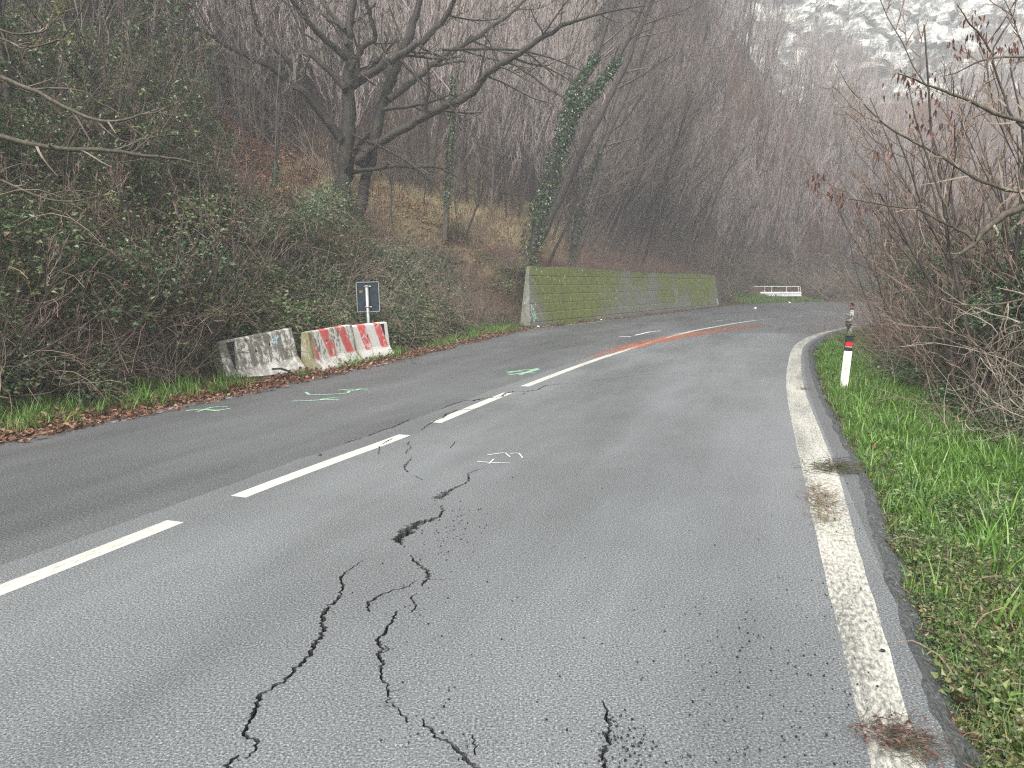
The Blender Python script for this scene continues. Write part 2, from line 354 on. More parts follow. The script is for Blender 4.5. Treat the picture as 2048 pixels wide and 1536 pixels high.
def scatter(name, protos, P, rot, scl, idx=None):
    """one 'stuff' object: shared little meshes set at the points P"""
    rng = np.random.default_rng(len(P))
    P = np.asarray(P, float); n = len(P)
    me = bpy.data.meshes.new(name); me.vertices.add(n); me.vertices.foreach_set('co', P.ravel())
    a = me.attributes.new('rot', 'FLOAT_VECTOR', 'POINT'); a.data.foreach_set('vector', np.asarray(rot, float).ravel())
    scl = np.asarray(scl, float)
    if scl.ndim == 1: scl = np.repeat(scl[:, None], 3, 1)
    a = me.attributes.new('scl', 'FLOAT_VECTOR', 'POINT'); a.data.foreach_set('vector', scl.ravel())
    if idx is None: idx = rng.integers(0, len(protos), n)
    a = me.attributes.new('idx', 'INT', 'POINT'); a.data.foreach_set('value', np.asarray(idx, np.int32))
    o = bpy.data.objects.new(name, me); COL.objects.link(o)
    g = bpy.data.node_groups.new(name, 'GeometryNodeTree')
    g.interface.new_socket('Geometry', in_out='INPUT', socket_type='NodeSocketGeometry')
    g.interface.new_socket('Geometry', in_out='OUTPUT', socket_type='NodeSocketGeometry')
    gi = g.nodes.new('NodeGroupInput'); go = g.nodes.new('NodeGroupOutput')
    iop = g.nodes.new('GeometryNodeInstanceOnPoints'); j = g.nodes.new('GeometryNodeJoinGeometry')
    for pr in protos:
        oi = g.nodes.new('GeometryNodeObjectInfo'); oi.inputs['Object'].default_value = pr; oi.inputs['As Instance'].default_value = True
        g.links.new(oi.outputs['Geometry'], j.inputs[0])
    def na(nm, typ):
        q = g.nodes.new('GeometryNodeInputNamedAttribute'); q.data_type = typ; q.inputs['Name'].default_value = nm
        return [x for x in q.outputs if x.enabled and x.name == 'Attribute'][0]
    g.links.new(gi.outputs[0], iop.inputs['Points']); g.links.new(j.outputs[0], iop.inputs['Instance'])
    iop.inputs['Pick Instance'].default_value = True
    g.links.new(na('idx', 'INT'), iop.inputs['Instance Index'])
    g.links.new(na('rot', 'FLOAT_VECTOR'), iop.inputs['Rotation'])
    g.links.new(na('scl', 'FLOAT_VECTOR'), iop.inputs['Scale'])
    g.links.new(iop.outputs[0], go.inputs[0])
    md = o.modifiers.new('scatter', 'NODES'); md.node_group = g
    return o
def proto(mb, name, mat, smooth=False):
    return bpy.data.objects.new(name, mb.mesh(name, mat, smooth))       # not linked: only its mesh is used

# ------------------------------------------------------------------ layout: road edges in plan
def spline(pts, step=.5):
    p = np.asarray(pts, float)[:, :2]; out = []
    q = np.vstack([2 * p[0] - p[1], p, 2 * p[-1] - p[-2]])
    for i in range(1, len(q) - 2):
        p0, p1, p2, p3 = q[i - 1], q[i], q[i + 1], q[i + 2]
        k = max(2, int(np.linalg.norm(p2 - p1) / step)); t = np.linspace(0, 1, k, endpoint=False)[:, None]
        out.append(.5 * ((2 * p1) + (-p0 + p2) * t + (2 * p0 - 5 * p1 + 4 * p2 - p3) * t ** 2 + (-p0 + 3 * p1 - 3 * p2 + p3) * t ** 3))
    out.append(p[-1:]); return np.vstack(out)
LEFT = spline([(-12.2, -11.8), (-5.02, 7.11), (-4.31, 9.06), (-3.3, 12.0), (-2.35, 15.0), (-1.45, 18.2), (-.3, 22.3), (.95, 26.0), (3.5, 30.6), (7.3, 37.2), (13.9, 49.2), (19.0, 56.8), (23.7, 60.6), (30, 63), (40, 64), (60, 62), (92, 52)])
CENT = spline([(-7.2, -9.2), (-2.61, 3.59), (-1.72, 6.0), (-1.06, 7.6), (-.05, 10.45), (1.3, 14.0), (2.64, 17.2), (4.62, 21.6), (6.5, 25.2), (9.8, 30.5), (13.2, 34.6), (17.3, 38.6), (23, 43), (31, 46.6), (42, 48.6), (60, 48), (88, 40)])
RLINE = spline([(-2.4, -8.6), (1.16, 2.2), (1.57, 3.47), (2.37, 5.87), (3.09, 8.02), (4.01, 10.7), (5.26, 14.04), (7.14, 18.63), (9.2, 22.5), (11.7, 26.1), (15.6, 30.9), (20.4, 35.2), (27, 39.2), (34, 42), (43, 43.8), (60, 42.8), (86, 35)])
def offset(pl, d):
    tg = np.gradient(pl, axis=0); tg /= np.linalg.norm(tg, axis=1, keepdims=True)
    return pl + np.stack([tg[:, 1], -tg[:, 0]], 1) * (d if np.isscalar(d) else np.asarray(d)[:, None])   # + = to the right
_rs = np.concatenate([[0], np.cumsum(np.linalg.norm(np.diff(RLINE, axis=0), axis=1))])
# distance from the line's left side to the ragged outer edge of the asphalt
_ew = np.interp(RLINE[:, 1], [-9, 2.2, 3.5, 4.3, 5.9, 8, 10.7, 14, 18, 22, 30, 90], [.23, .24, .29, .33, .41, .42, .42, .38, .36, .36, .42, .5])
REDGE = offset(RLINE, _ew)

def pdist(P, pl):
    """signed distance (+ = left of the line) and arclength of the nearest point"""
    P = np.atleast_2d(P)[:, :2]; A = pl[:-1]; D = pl[1:] - A; L2 = (D ** 2).sum(1)
    L = np.sqrt(L2); cs = np.concatenate([[0], np.cumsum(L)])[:-1]
    d = np.empty(len(P)); s = np.empty(len(P))
    for i in range(0, len(P), 4000):
        q = P[i:i + 4000]; w = q[:, None, :] - A[None]
        t = np.clip((w * D[None]).sum(2) / L2[None], 0, 1)
        e = w - t[..., None] * D[None]; dd = (e ** 2).sum(2); k = dd.argmin(1); ar = np.arange(len(q))
        cr = D[k, 0] * w[ar, k, 1] - D[k, 1] * w[ar, k, 0]
        d[i:i + 4000] = np.sqrt(dd[ar, k]) * np.sign(cr); s[i:i + 4000] = cs[k] + t[ar, k] * L[k]
    return d, s
LEFT_C, REDGE_C = LEFT[::3], REDGE[::3]            # coarser copies for distance queries
LEFT_C = np.vstack([LEFT_C, LEFT[-1:]]); REDGE_C = np.vstack([REDGE_C, REDGE[-1:]])
def smooth01(x, a, b): t = np.clip((x - a) / (b - a), 0, 1); return t * t * (3 - 2 * t)
def wob(x, y, f, seed=0):
    return (np.sin(x * f + seed) * np.cos(y * f * 1.13 + seed * 2.1) + .5 * np.sin(x * f * 2.3 + y * f * 1.7 + seed) + .3 * np.cos(y * f * 4.1 - x * f * 3.3 + seed * 3)) / 1.8

W0, W1, WALL_H = np.array([.62, 25.75]), np.array([13.75, 49.35]), 2.12      # foot of the retaining wall
_wd = (W1 - W0) / np.linalg.norm(W1 - W0); _wn = np.array([-_wd[1], _wd[0]]); WALL_L = float(np.linalg.norm(W1 - W0))

def ground_z(P):
    P = np.atleast_2d(P); x, y = P[:, 0], P[:, 1]
    dl, sl = pdist(P, LEFT_C); dr, _ = pdist(P, REDGE_C); dr = -dr
    z = np.full(len(P), -.22)
    # left: verge, steep bank, then the long hillside
    d = np.clip(dl, 0, None)
    bank = np.interp(d, [0, .25, .9, 2.0, 5.0, 11, 30, 70, 140, 300, 700], [-.03, .0, .06, .55, 3.15, 7.2, 17.0, 37, 78, 165, 330])
    far = smooth01(d, 6, 30)
    bank = bank + wob(x, y, .9, 1) * .12 * smooth01(d, .5, 3) + wob(x, y, .16, 4) * 1.1 * far + wob(x, y, .05, 7) * 4 * smooth01(d, 25, 80)
    # round the bend the bank starts gently (lay-by and side track)
    gentle = smooth01(y + .35 * x, 56, 82) * smooth01(x, 8, 24)
    soft = np.interp(d, [0, 1, 5, 12, 30, 55, 90, 200], [-.03, .08, .8, 3.0, 13, 29, 34, 36])
    bank = bank * (1 - gentle) + soft * gentle
    # behind the retaining wall the ground is held up
    u = (P[:, :2] - W0) @ _wd; w = (P[:, :2] - W0) @ _wn
    inw = smooth01(u, -.8, .35) * (1 - smooth01(u, WALL_L - .35, WALL_L + .8)) * (1 - smooth01(w, 5, 12))
    held = np.where(w > .78, np.interp(w, [.78, 1.0, 4, 11, 30, 70, 140, 300, 700], [WALL_H - .22, WALL_H - .08, 3.6, 7.6, 17.3, 37, 78, 165, 330]), -.02)
    bank = np.where(inw > 0, bank * (1 - inw) + (held + wob(x, y, .16, 4) * 1.1 * far + wob(x, y, .05, 7) * 4 * smooth01(d, 25, 80)) * inw, bank)
    # the hill closes the valley ahead
    bank = bank + .36 * np.clip(y - 38, 0, 90) * smooth01(dl, 6, 26) * (1 - smooth01(x, 16, 46))
    bank = np.where(bank > 48, 48 + 12 * (1 - np.exp(-(np.maximum(bank, 48) - 48) / 24)), bank)
    z = np.where(dl > 0, bank, z)
    # right: verge a little below the asphalt, then the ground drops away
    e = np.clip(dr, 0, None)
    ver = np.interp(e, [0, .12, .35, 1.6, 2.6, 6, 14, 60], [-.10, -.13, -.12, -.16, -.3, -.9, -2.4, -4]) + wob(x, y, 2.6, 3) * .03 * smooth01(e, .1, .6)
    z = np.where((dr > 0) & (dl <= 0), ver, z)
    return z
def gz(x, y): return float(ground_z(np.array([[x, y]]))[0])

# ------------------------------------------------------------------ ground: one sheet out to the hills
def build_ground():
    xs = np.concatenate([np.linspace(-200, -60, 22), np.linspace(-58, -24, 18), np.arange(-23, 24, .3), np.linspace(25, 60, 26), np.linspace(63, 240, 40)])
    ys = np.concatenate([np.linspace(-60, -10, 12), np.arange(-9, 66, .3), np.linspace(67, 110, 30), np.linspace(113, 300, 50)])
    X, Y = np.meshgrid(xs, ys); P = np.stack([X.ravel(), Y.ravel()], 1)
    z = ground_z(P); n, m = len(ys), len(xs)
    i = (np.arange(n - 1)[:, None] * m + np.arange(m - 1)[None]).ravel()
    mb = MB(); mb.add(np.column_stack([P, z]), np.stack([i, i + 1, i + m + 1, i + m], 1))
    o = mb.obj('ground', 'floor', smooth=True); tag(o, kind='structure')
    dl, _ = pdist(P, LEFT_C); dr, _ = pdist(P, REDGE_C); dr = -dr
    dry = smooth01(.35 * wob(P[:, 0], P[:, 1], .5, 2) + 1.1 * np.exp(-((P[:, 0] + 2.5) ** 2 / 30 + (P[:, 1] - 34) ** 2 / 70)), .35, .8)
    gr = np.where(dl > 0, .8 * np.exp(-((dl - .7) / .5) ** 2), .75 * (dr > 0))
    for nm, val in (('dry', dry), ('green', gr)):
        a = o.data.attributes.new(nm, 'FLOAT', 'POINT'); a.data.foreach_set('value', val.astype(float))
build_ground()

# ------------------------------------------------------------------ road: one triangulation, split into asphalt, overlay, paint and cracks
rngR = np.random.default_rng(5)
def jag(pl, amp, seed=0, f=1.0):
    rg = np.random.default_rng(seed); n = rg.normal(0, 1, len(pl))
    n = n * .6 + np.convolve(n, np.ones(5) / 5, 'full')[2:2 + len(n)]; return offset(pl, n * amp)
def cut(pl, y0, y1):
    k = (pl[:, 1] >= y0) & (pl[:, 1] <= y1); return pl[k]
def resample(pl, step):
    L = np.concatenate([[0], np.cumsum(np.linalg.norm(np.diff(pl, axis=0), axis=1))]); t = np.linspace(0, L[-1], max(2, int(L[-1] / step) + 1))
    return np.stack([np.interp(t, L, pl[:, 0]), np.interp(t, L, pl[:, 1])], 1)

# cracks: image pixels traced along each crack, cast onto the ground, half-width in millimetres
CRACKS = [
    # left long crack
    ([(733, 1117, 1), (712, 1130, 2), (694, 1143, 4), (680, 1155, 7), (686, 1172, 6), (683, 1187, 7), (668, 1205, 8), (655, 1213, 9), (644, 1232, 11), (645, 1246, 8), (650, 1258, 10), (636, 1283, 12), (622, 1306, 9), (600, 1328, 8), (585, 1343, 9), (572, 1362, 9), (550, 1372, 8), (522, 1386, 9), (517, 1398, 7), (512, 1420, 8), (497, 1445, 7), (489, 1466, 9), (497, 1478, 6), (514, 1484, 5), (508, 1500, 6), (490, 1517, 4)], 1.0),
    ([(480, 1510, 3), (462, 1520, 7), (452, 1540, 8), (445, 1560, 6)], 1.0),
    # the wide one in the middle of the lane
    ([(968, 936, 2), (950, 941, 4), (936, 947, 5), (938, 962, 7), (925, 969, 8), (905, 978, 17), (890, 986, 30), (876, 998, 38)], 1.0),
    ([(882, 1010, 5), (886, 1022, 8), (878, 1034, 10), (860, 1041, 20), (842, 1044, 30), (825, 1052, 44), (810, 1064, 46), (795, 1076, 30), (803, 1090, 5)], 1.0),
    ([(820, 1110, 3), (828, 1122, 6), (840, 1131, 8), (852, 1140, 9), (860, 1150, 10), (852, 1160, 9), (842, 1172, 5)], 1.0),
    ([(858, 1158, 2), (885, 1159, 2), (915, 1157, 1)], 1.0),
    ([(830, 1160, 3), (820, 1172, 4), (800, 1178, 5), (778, 1183, 6), (755, 1193, 7), (738, 1205, 8), (733, 1212, 8), (740, 1224, 3)], 1.0),
    ([(835, 1186, 2), (824, 1196, 4), (828, 1205, 4), (832, 1212, 5), (820, 1226, 2)], 1.0),
    ([(793, 1221, 4), (787, 1238, 7), (776, 1252, 5), (768, 1266, 6), (756, 1278, 8), (762, 1296, 9), (756, 1310, 7), (764, 1325, 6), (758, 1345, 6), (764, 1356, 5), (774, 1372, 5), (778, 1388, 5), (776, 1400, 5), (786, 1412, 4), (796, 1415, 3), (806, 1430, 4), (816, 1445, 2)], 1.0),
    ([(843, 1438, 3), (850, 1452, 5), (866, 1459, 5), (872, 1472, 5), (886, 1482, 5), (905, 1490, 6), (918, 1500, 7), (928, 1515, 8), (938, 1528, 8), (955, 1545, 7), (965, 1560, 5)], 1.0),
    ([(945, 1470, 2), (950, 1492, 4), (948, 1510, 2)], 1.0),
    ([(770, 1290, 2), (778, 1298, 3), (766, 1306, 2)], 1.0),
    # right-hand crack at the bottom of the picture
    ([(1205, 1400, 2), (1212, 1418, 4), (1214, 1440, 6), (1220, 1455, 5), (1215, 1475, 8), (1211, 1495, 8), (1206, 1515, 9), (1208, 1540, 8), (1204, 1560, 6)], 1.0),
    # small ones beside the second dash
    ([(820, 882, 3), (814, 888, 6), (823, 893, 5), (814, 903, 8), (812, 908, 5)], 1.0),
    ([(824, 914, 4), (816, 925, 8), (808, 932, 9), (810, 938, 6), (818, 944, 8)], 1.0),
    ([(829, 950, 5), (832, 953, 7), (838, 956, 4), (844, 960, 5)], 1.0),
    ([(757, 892, 4), (760, 900, 5), (756, 908, 3)], 1.0),
    ([(784, 877, 6), (772, 884, 8), (762, 889, 4)], 1.0),
    ([(912, 882, 3), (906, 890, 5), (899, 897, 3)], 1.0),
    # along the centre line
    ([(1360, 745, 3), (1270, 751, 8), (1185, 762, 6)], 1.0),
    ([(1190, 766, 3), (1120, 768, 12), (1090, 771, 14), (1074, 780, 14), (1050, 783, 16), (1030, 782, 16), (1010, 787, 18), (1004, 793, 16), (985, 795, 13), (960, 798, 15), (945, 801, 24), (930, 801, 16), (905, 808, 12), (882, 818, 5)], 1.0),
    ([(1050, 785, 5), (1046, 789, 9), (1035, 789, 6)], 1.0),
    ([(960, 816, 6), (940, 819, 12), (915, 820, 14), (895, 827, 18), (884, 836, 12), (866, 843, 9), (850, 854, 8), (843, 860, 5)], 1.0),
    ([(820, 838, 5), (800, 847, 12), (785, 855, 14), (765, 860, 12), (745, 868, 12), (735, 873, 6)], 1.0),
    ([(725, 876, 5), (705, 881, 8), (690, 886, 4)], 1.0),
]
def crack_strip(pts, seed):
    rg = np.random.default_rng(seed)
    g = np.array([gnd(u, v)[:2] for u, v, _ in pts]); w = np.array([p[2] for p in pts]) * .0011
    seg = np.linalg.norm(np.diff(g, axis=0), axis=1); L = np.concatenate([[0], np.cumsum(seg)])
    step = max(.013, L[-1] / 130); t = np.linspace(0, L[-1], max(4, int(L[-1] / step)))
    c = np.stack([np.interp(t, L, g[:, 0]), np.interp(t, L, g[:, 1])], 1); ww = np.interp(t, L, w)
    tg = np.gradient(c, axis=0); tg /= np.linalg.norm(tg, axis=1, keepdims=True) + 1e-9; nn = np.stack([-tg[:, 1], tg[:, 0]], 1)
    c = c + nn * (rg.normal(0, 1, len(c)) * np.minimum(.008, .003 + ww * .3))[:, None]
    a = c + nn * (ww * rg.uniform(.3, 1.5, len(c)) + .0008)[:, None]; b = c - nn * (ww * rg.uniform(.3, 1.5, len(c)) + .0008)[:, None]
    return a, b

def build_road():
    verts = []; faces = []; kind = []
    def poly(pts, k):
        pts = np.asarray(pts, float)[:, :2]; x_, y_ = pts[:, 0], pts[:, 1]
        if (x_ * np.roll(y_, -1) - np.roll(x_, -1) * y_).sum() < 0: pts = pts[::-1]
        i0 = len(verts); verts.extend([(float(p[0]), float(p[1])) for p in pts]); faces.append(list(range(i0, len(verts)))); kind.append(k)
    Lj = jag(resample(LEFT, .35), .035, 2); Rj = jag(resample(REDGE, .09), .012, 3)
    poly(np.vstack([Rj, Lj[::-1]]), 'old')
    # newer overlay on the near lane: ends at a straight joint across the lane
    j0, j1 = gnd(1290, 664)[:2], gnd(1622, 667)[:2]
    cl = resample(jag(resample(offset(CENT, -.30), .25), .018, 6), .25); cl = cl[(cl[:, 1] > -8) & (cl[:, 1] < 23.4)]
    rl = offset(RLINE, .30); rl = resample(rl, .4); rl = rl[(rl[:, 1] > -8) & (rl[:, 1] < 22.6)]
    poly(np.vstack([cl, [j0 + (j0 - cl[-1]) * .0], [j1], rl[::-1]]), 'new')
    # outer strip between the edge line and the broken edge
    a = resample(offset(RLINE, .20), .3); b = Rj
    # centre line: dashes, then continuous round the bend
    def strip(pl, half, k, endcut=0):
        l, r = offset(pl, -half), offset(pl, half)
        if endcut: l[0] += (pl[1] - pl[0]) / np.linalg.norm(pl[1] - pl[0]) * endcut
        poly(np.vstack([l, r[::-1]]), k)
    C2 = resample(CENT, .12)
    def between(p, q):
        i = ((C2 - p[:2]) ** 2).sum(1).argmin(); j = ((C2 - q[:2]) ** 2).sum(1).argmin(); return C2[i:j + 1]
    dashes = [(gnd(-900, 1536), gnd(-260, 1280)), (gnd(-60, 1203), gnd(355, 1047)), (gnd(466, 993), gnd(815, 869)), (gnd(860, 844), gnd(1016, 787)), (gnd(1040, 772), gnd(1520, 641))]
    dashes[0] = (np.array([-4.4, -1.5, 0]), np.array([-3.25, 1.8, 0]))
    for k, (p, q) in enumerate(dashes): strip(between(p, q), .068, 'dash%d' % k)
    strip(C2[(C2[:, 1] > 31.5) & (C2[:, 0] < 80)], .06, 'far_centre')
    # right edge line (repainted over an older one, so it varies in width)
    RL = resample(RLINE, .18); wR = np.interp(RL[:, 1], [-8, 2.2, 2.7, 3.5, 4.3, 5.9, 8, 10.7, 14, 18, 23], [.16, .165, .175, .20, .22, .275, .27, .255, .24, .23, .22])
    kk = (RL[:, 1] < 27) | (RL[:, 0] > 16)
    rr = RL[RL[:, 1] < 27]; ww = wR[RL[:, 1] < 27]; rg = np.random.default_rng(8)
    poly(np.vstack([offset(rr, rg.normal(0, .0018, len(rr))), offset(rr, ww + rg.normal(0, .0025, len(rr)))[::-1]]), 'edge_line')
    # worn remains of the far edge line on the left
    L2 = resample(LEFT, .2)
    for y0, y1, o0, hw in ((8.2, 9.1, .10, .05), (9.4, 11.2, .10, .055), (13.8, 14.5, .1, .05), (23.8, 25.4, .16, .05), (27.5, 31, .25, .05)):
        s_ = L2[(L2[:, 1] > y0) & (L2[:, 1] < y1)]
        if len(s_) > 2: strip(offset(jag(s_, .012, int(y0 * 10)), o0), hw, 'left_line')
    s_ = C2[(C2[:, 1] > 29.2) & (C2[:, 1] < 31)]
    strip(offset(s_, -1.15), .06, 'left_line')
    rgc = np.random.default_rng(77)
    for k, (pts, _) in enumerate(CRACKS):
        A, B = crack_strip(pts, 40 + k)
        for i in range(len(A) - 1): poly([A[i], B[i], B[i + 1], A[i + 1]], 'crack')
        C_ = (A + B) / 2; Lc = np.linalg.norm(np.diff(C_, axis=0), axis=1).sum()
        if C_[:, 1].mean() > 7.5: continue
        for _q in range(int(Lc * 9)):                   # hairline side cracks and crumbled pits
            i = rgc.integers(0, len(C_)); a_ = rgc.uniform(0, 6.28); l = rgc.uniform(.02, .11); n_ = 5
            if rgc.uniform() < .45:
                c0 = C_[i] + rgc.normal(0, .03, 2); r_ = rgc.uniform(.003, .009); th = np.sort(rgc.uniform(0, 6.28, 6))
                poly(np.column_stack([c0[0] + r_ * np.cos(th) * rgc.uniform(.6, 1.3, 6), c0[1] + r_ * np.sin(th) * rgc.uniform(.6, 1.3, 6)]), 'crack'); continue
            h = C_[i] + np.cumsum(np.column_stack([np.cos(a_ + rgc.normal(0, .6, n_)), np.sin(a_ + rgc.normal(0, .6, n_))]) * l / n_, 0)
            w_ = np.linspace(.0022, .0008, n_); tg = np.gradient(h, axis=0); tg /= np.linalg.norm(tg, axis=1, keepdims=True) + 1e-9; nn_ = np.stack([-tg[:, 1], tg[:, 0]], 1)
            for i in range(n_ - 1): poly([h[i] + nn_[i] * w_[i], h[i] - nn_[i] * w_[i], h[i + 1] - nn_[i + 1] * w_[i + 1], h[i + 1] + nn_[i + 1] * w_[i + 1]], 'crack')
    edges = [(f[i], f[(i + 1) % len(f)]) for f in faces for i in range(len(f))]
    vo, eo, fo, _, _, _ = delaunay_2d_cdt([Vector(v) for v in verts], edges, [], 0, 1e-5, False)
    V = np.array([(v[0], v[1], 0.0) for v in vo]); tri = np.array([f for f in fo if len(f) == 3]); cen = V[tri].mean(1)[:, :2]
    order = np.argsort(cen[:, 1]); cy_ = cen[order, 1]
    RANK = {'old': 1, 'new': 2, 'crack': 9}; lab = np.zeros(len(tri), int); names = ['none', 'old', 'new']; own = np.zeros(len(tri), int)
    VA = np.array(verts)
    for f, kd in zip(faces, kind):                       # even-odd test of triangle centres against each outline
        pg = VA[f]; lo, hi = pg.min(0), pg.max(0)
        k = order[np.searchsorted(cy_, lo[1]):np.searchsorted(cy_, hi[1])]; k = k[(cen[k, 0] >= lo[0]) & (cen[k, 0] <= hi[0])]
        if not len(k): continue
        q = cen[k]; ins = np.zeros(len(k), bool)
        for i in range(len(pg)):
            x1, y1 = pg[i]; x2, y2 = pg[(i + 1) % len(pg)]
            if y1 == y2: continue
            ins ^= ((y1 > q[:, 1]) != (y2 > q[:, 1])) & (q[:, 0] < (x2 - x1) * (q[:, 1] - y1) / (y2 - y1) + x1)
        k = k[ins]; r_ = RANK.get(kd, 5)
        if kd not in names: names.append(kd)
        k = k[(r_ >= own[k]) & ((lab[k] > 0) | (kd == 'old'))]; own[k] = r_; lab[k] = names.index(kd)
    groups = {nm: [tuple(t3) for t3 in tri[lab == i]] for i, nm in enumerate(names) if i and (lab == i).any()}
    def sub(fl, mat, name, parent=None, zoff=0.0):
        idx = sorted({i for f in fl for i in f}); mp = {j: i for i, j in enumerate(idx)}
        mb = MB(); vv = V[idx].copy(); vv[:, 2] += zoff
        tr = [[mp[i] for i in f] for f in fl]
        fixed = []
        for t3 in tr:
            for q in range(1, len(t3) - 1):
                a, b, c = t3[0], t3[q], t3[q + 1]
                if np.cross(vv[b] - vv[a], vv[c] - vv[a])[2] < 0: b, c = c, b
                fixed.append((a, b, c))
        mb.add(vv, None, fixed)
        return mb.obj(name, mat, parent)
    road = sub(groups['old'], 'asphalt_old', 'road'); tag(road, kind='structure')
    sub(groups['new'], 'asphalt_new', 'lane_overlay', road)
    for k in range(5): 
        if 'dash%d' % k in groups: sub(groups['dash%d' % k], 'paint_centre', 'centre_line', road)
    if 'far_centre' in groups: sub(groups['far_centre'], 'paint_worn', 'centre_line', road)
    sub(groups['edge_line'], 'paint_edge', 'edge_line', road)
    sub(groups['left_line'], 'paint_worn', 'edge_line', road)
    # cracks: walls and floor, cut into the asphalt
    fl = groups['crack']; cnt = {}
    for f in fl:
        for i in range(len(f)):
            a, b = f[i], f[(i + 1) % len(f)]; cnt[(a, b)] = cnt.get((a, b), 0) + 1
    mb = MB(); D = .055
    idx = sorted({i for f in fl for i in f}); mp = {j: i for i, j in enumerate(idx)}; n = len(idx)
    top = V[idx].copy(); bot = top.copy(); bot[:, 2] -= D
    q = [(mp[a], mp[b], mp[b] + n, mp[a] + n) for (a, b) in cnt if (b, a) not in cnt]
    tr = []
    for f in fl:
        for k in range(1, len(f) - 1): tr.append((mp[f[0]] + n, mp[f[k]] + n, mp[f[k + 1]] + n))
    mb.add(np.vstack([top, bot]), None, tr); mb.obj('crack_floor', 'crack', road)
    mb = MB(); mb.add(np.vstack([top, bot]), q, None); mb.obj('crack_wall', 'asphalt_edge', road)
    # broken asphalt shoulder falling to the verge on the right, and a skirt on the left
    mb = MB(); rg = np.random.default_rng(4); n = len(Rj)
    rows = []
    for d, z, a in ((0, -.001, 0), (.03, -.02, .008), (.08, -.05, .014), (.14, -.12, .02)):
        p = offset(Rj, d + rg.normal(0, 1, n) * a); rows.append(np.column_stack([p, z + rg.normal(0, 1, n) * a * .4]))
    VV = np.vstack(rows); i = (np.arange(3)[:, None] * n + np.arange(n - 1)[None]).ravel()
    mb.add(VV, np.stack([i + 1, i, i + n, i + n + 1], 1)); mb.obj('broken_edge', 'asphalt_edge', road)
    mb = MB(); n = len(Lj); p = offset(Lj, -.06)
    mb.add(np.vstack([np.column_stack([Lj, np.full(n, -.001)]), np.column_stack([p, np.full(n, -.09)])]), np.stack([np.arange(n - 1), np.arange(1, n), n + np.arange(1, n), n + np.arange(n - 1)], 1))
    mb.obj('broken_edge', 'asphalt_edge', road)
    # orange smear beside the centre line
    mb = MB(); i0 = ((C2 - gnd(1115, 738)[:2]) ** 2).sum(1).argmin(); i1 = ((C2 - gnd(1500, 640)[:2]) ** 2).sum(1).argmin()
    s_ = resample(C2[i0:i1], .25); n = len(s_); t = np.linspace(0, 1, n)
    off = np.interp(t, [0, .15, .4, .6, .8, 1], [-.28, -.22, .12, .62, 1.15, 1.7]); hw = np.interp(t, [0, .1, .35, .7, 1], [.14, .30, .62, .80, .45])
    vals = np.interp(t, [0, .08, .25, .8, 1], [.5, .8, 1.1, 1.0, .3])
    rows = [np.column_stack([offset(s_, off + hw * k), np.full(n, .004)]) for k in (-1, -.5, 0, .5, 1)]
    v = np.concatenate([vals * m for m in (0.25, .9, 1, .85, .15)])
    i = (np.arange(4)[:, None] * n + np.arange(n - 1)[None]).ravel()
    mb.add(np.vstack(rows), np.stack([i, i + n, i + n + 1, i + 1], 1), v=v); mb.obj('orange_stain', 'stain_orange', road)
    # spray-paint survey marks
    def ribbon(mb, pts, w, z=.005, v=.9):
        g = np.array([gnd(u, vv)[:2] for u, vv in pts]); g = resample(g, .05) if len(g) > 1 else g
        n = len(g); a, b = offset(g, w), offset(g, -w)
        mb.add(np.vstack([np.column_stack([a, np.full(n, z)]), np.column_stack([b, np.full(n, z)])]), np.stack([np.arange(n - 1), n + np.arange(n - 1), n + np.arange(1, n), np.arange(1, n)], 1), v=v)
    def marks(lines, mat, w):
        mb = MB()
        for k, l in enumerate(lines): ribbon(mb, l, w, .005 + .0007 * k)
        mb.obj('spray_mark', mat, road)
    marks([[(1015, 747), (1030, 743), (1050, 740), (1078, 739), (1060, 744), (1035, 748), (1018, 750)], [(1040, 750), (1062, 742), (1075, 737)], [(1012, 743), (1045, 745), (1070, 747)]], 'spray_green', .03)
    marks([[(676, 781), (700, 779), (736, 779)], [(690, 783), (712, 781), (722, 778)], [(612, 785), (618, 790), (650, 790), (695, 787), (700, 782)], [(584, 803), (620, 802), (652, 800), (678, 801)], [(640, 800), (660, 797), (676, 797)]], 'spray_green', .022)
    marks([[(372, 822), (400, 819), (432, 821), (460, 818)], [(395, 824), (425, 815), (455, 814)], [(410, 820), (440, 823)]], 'spray_green', .02)
    marks([[(1238, 674), (1252, 673), (1262, 674)], [(1270, 671), (1300, 664), (1322, 662)]], 'scratch_white', .04)
    marks([[(955, 924), (985, 926), (1020, 927)], [(978, 928), (988, 919)], [(975, 911), (1010, 906), (1020, 915)], [(1020, 908), (1038, 907), (1045, 917)]], 'scratch_white', .006)
    return road
ROAD = build_road()

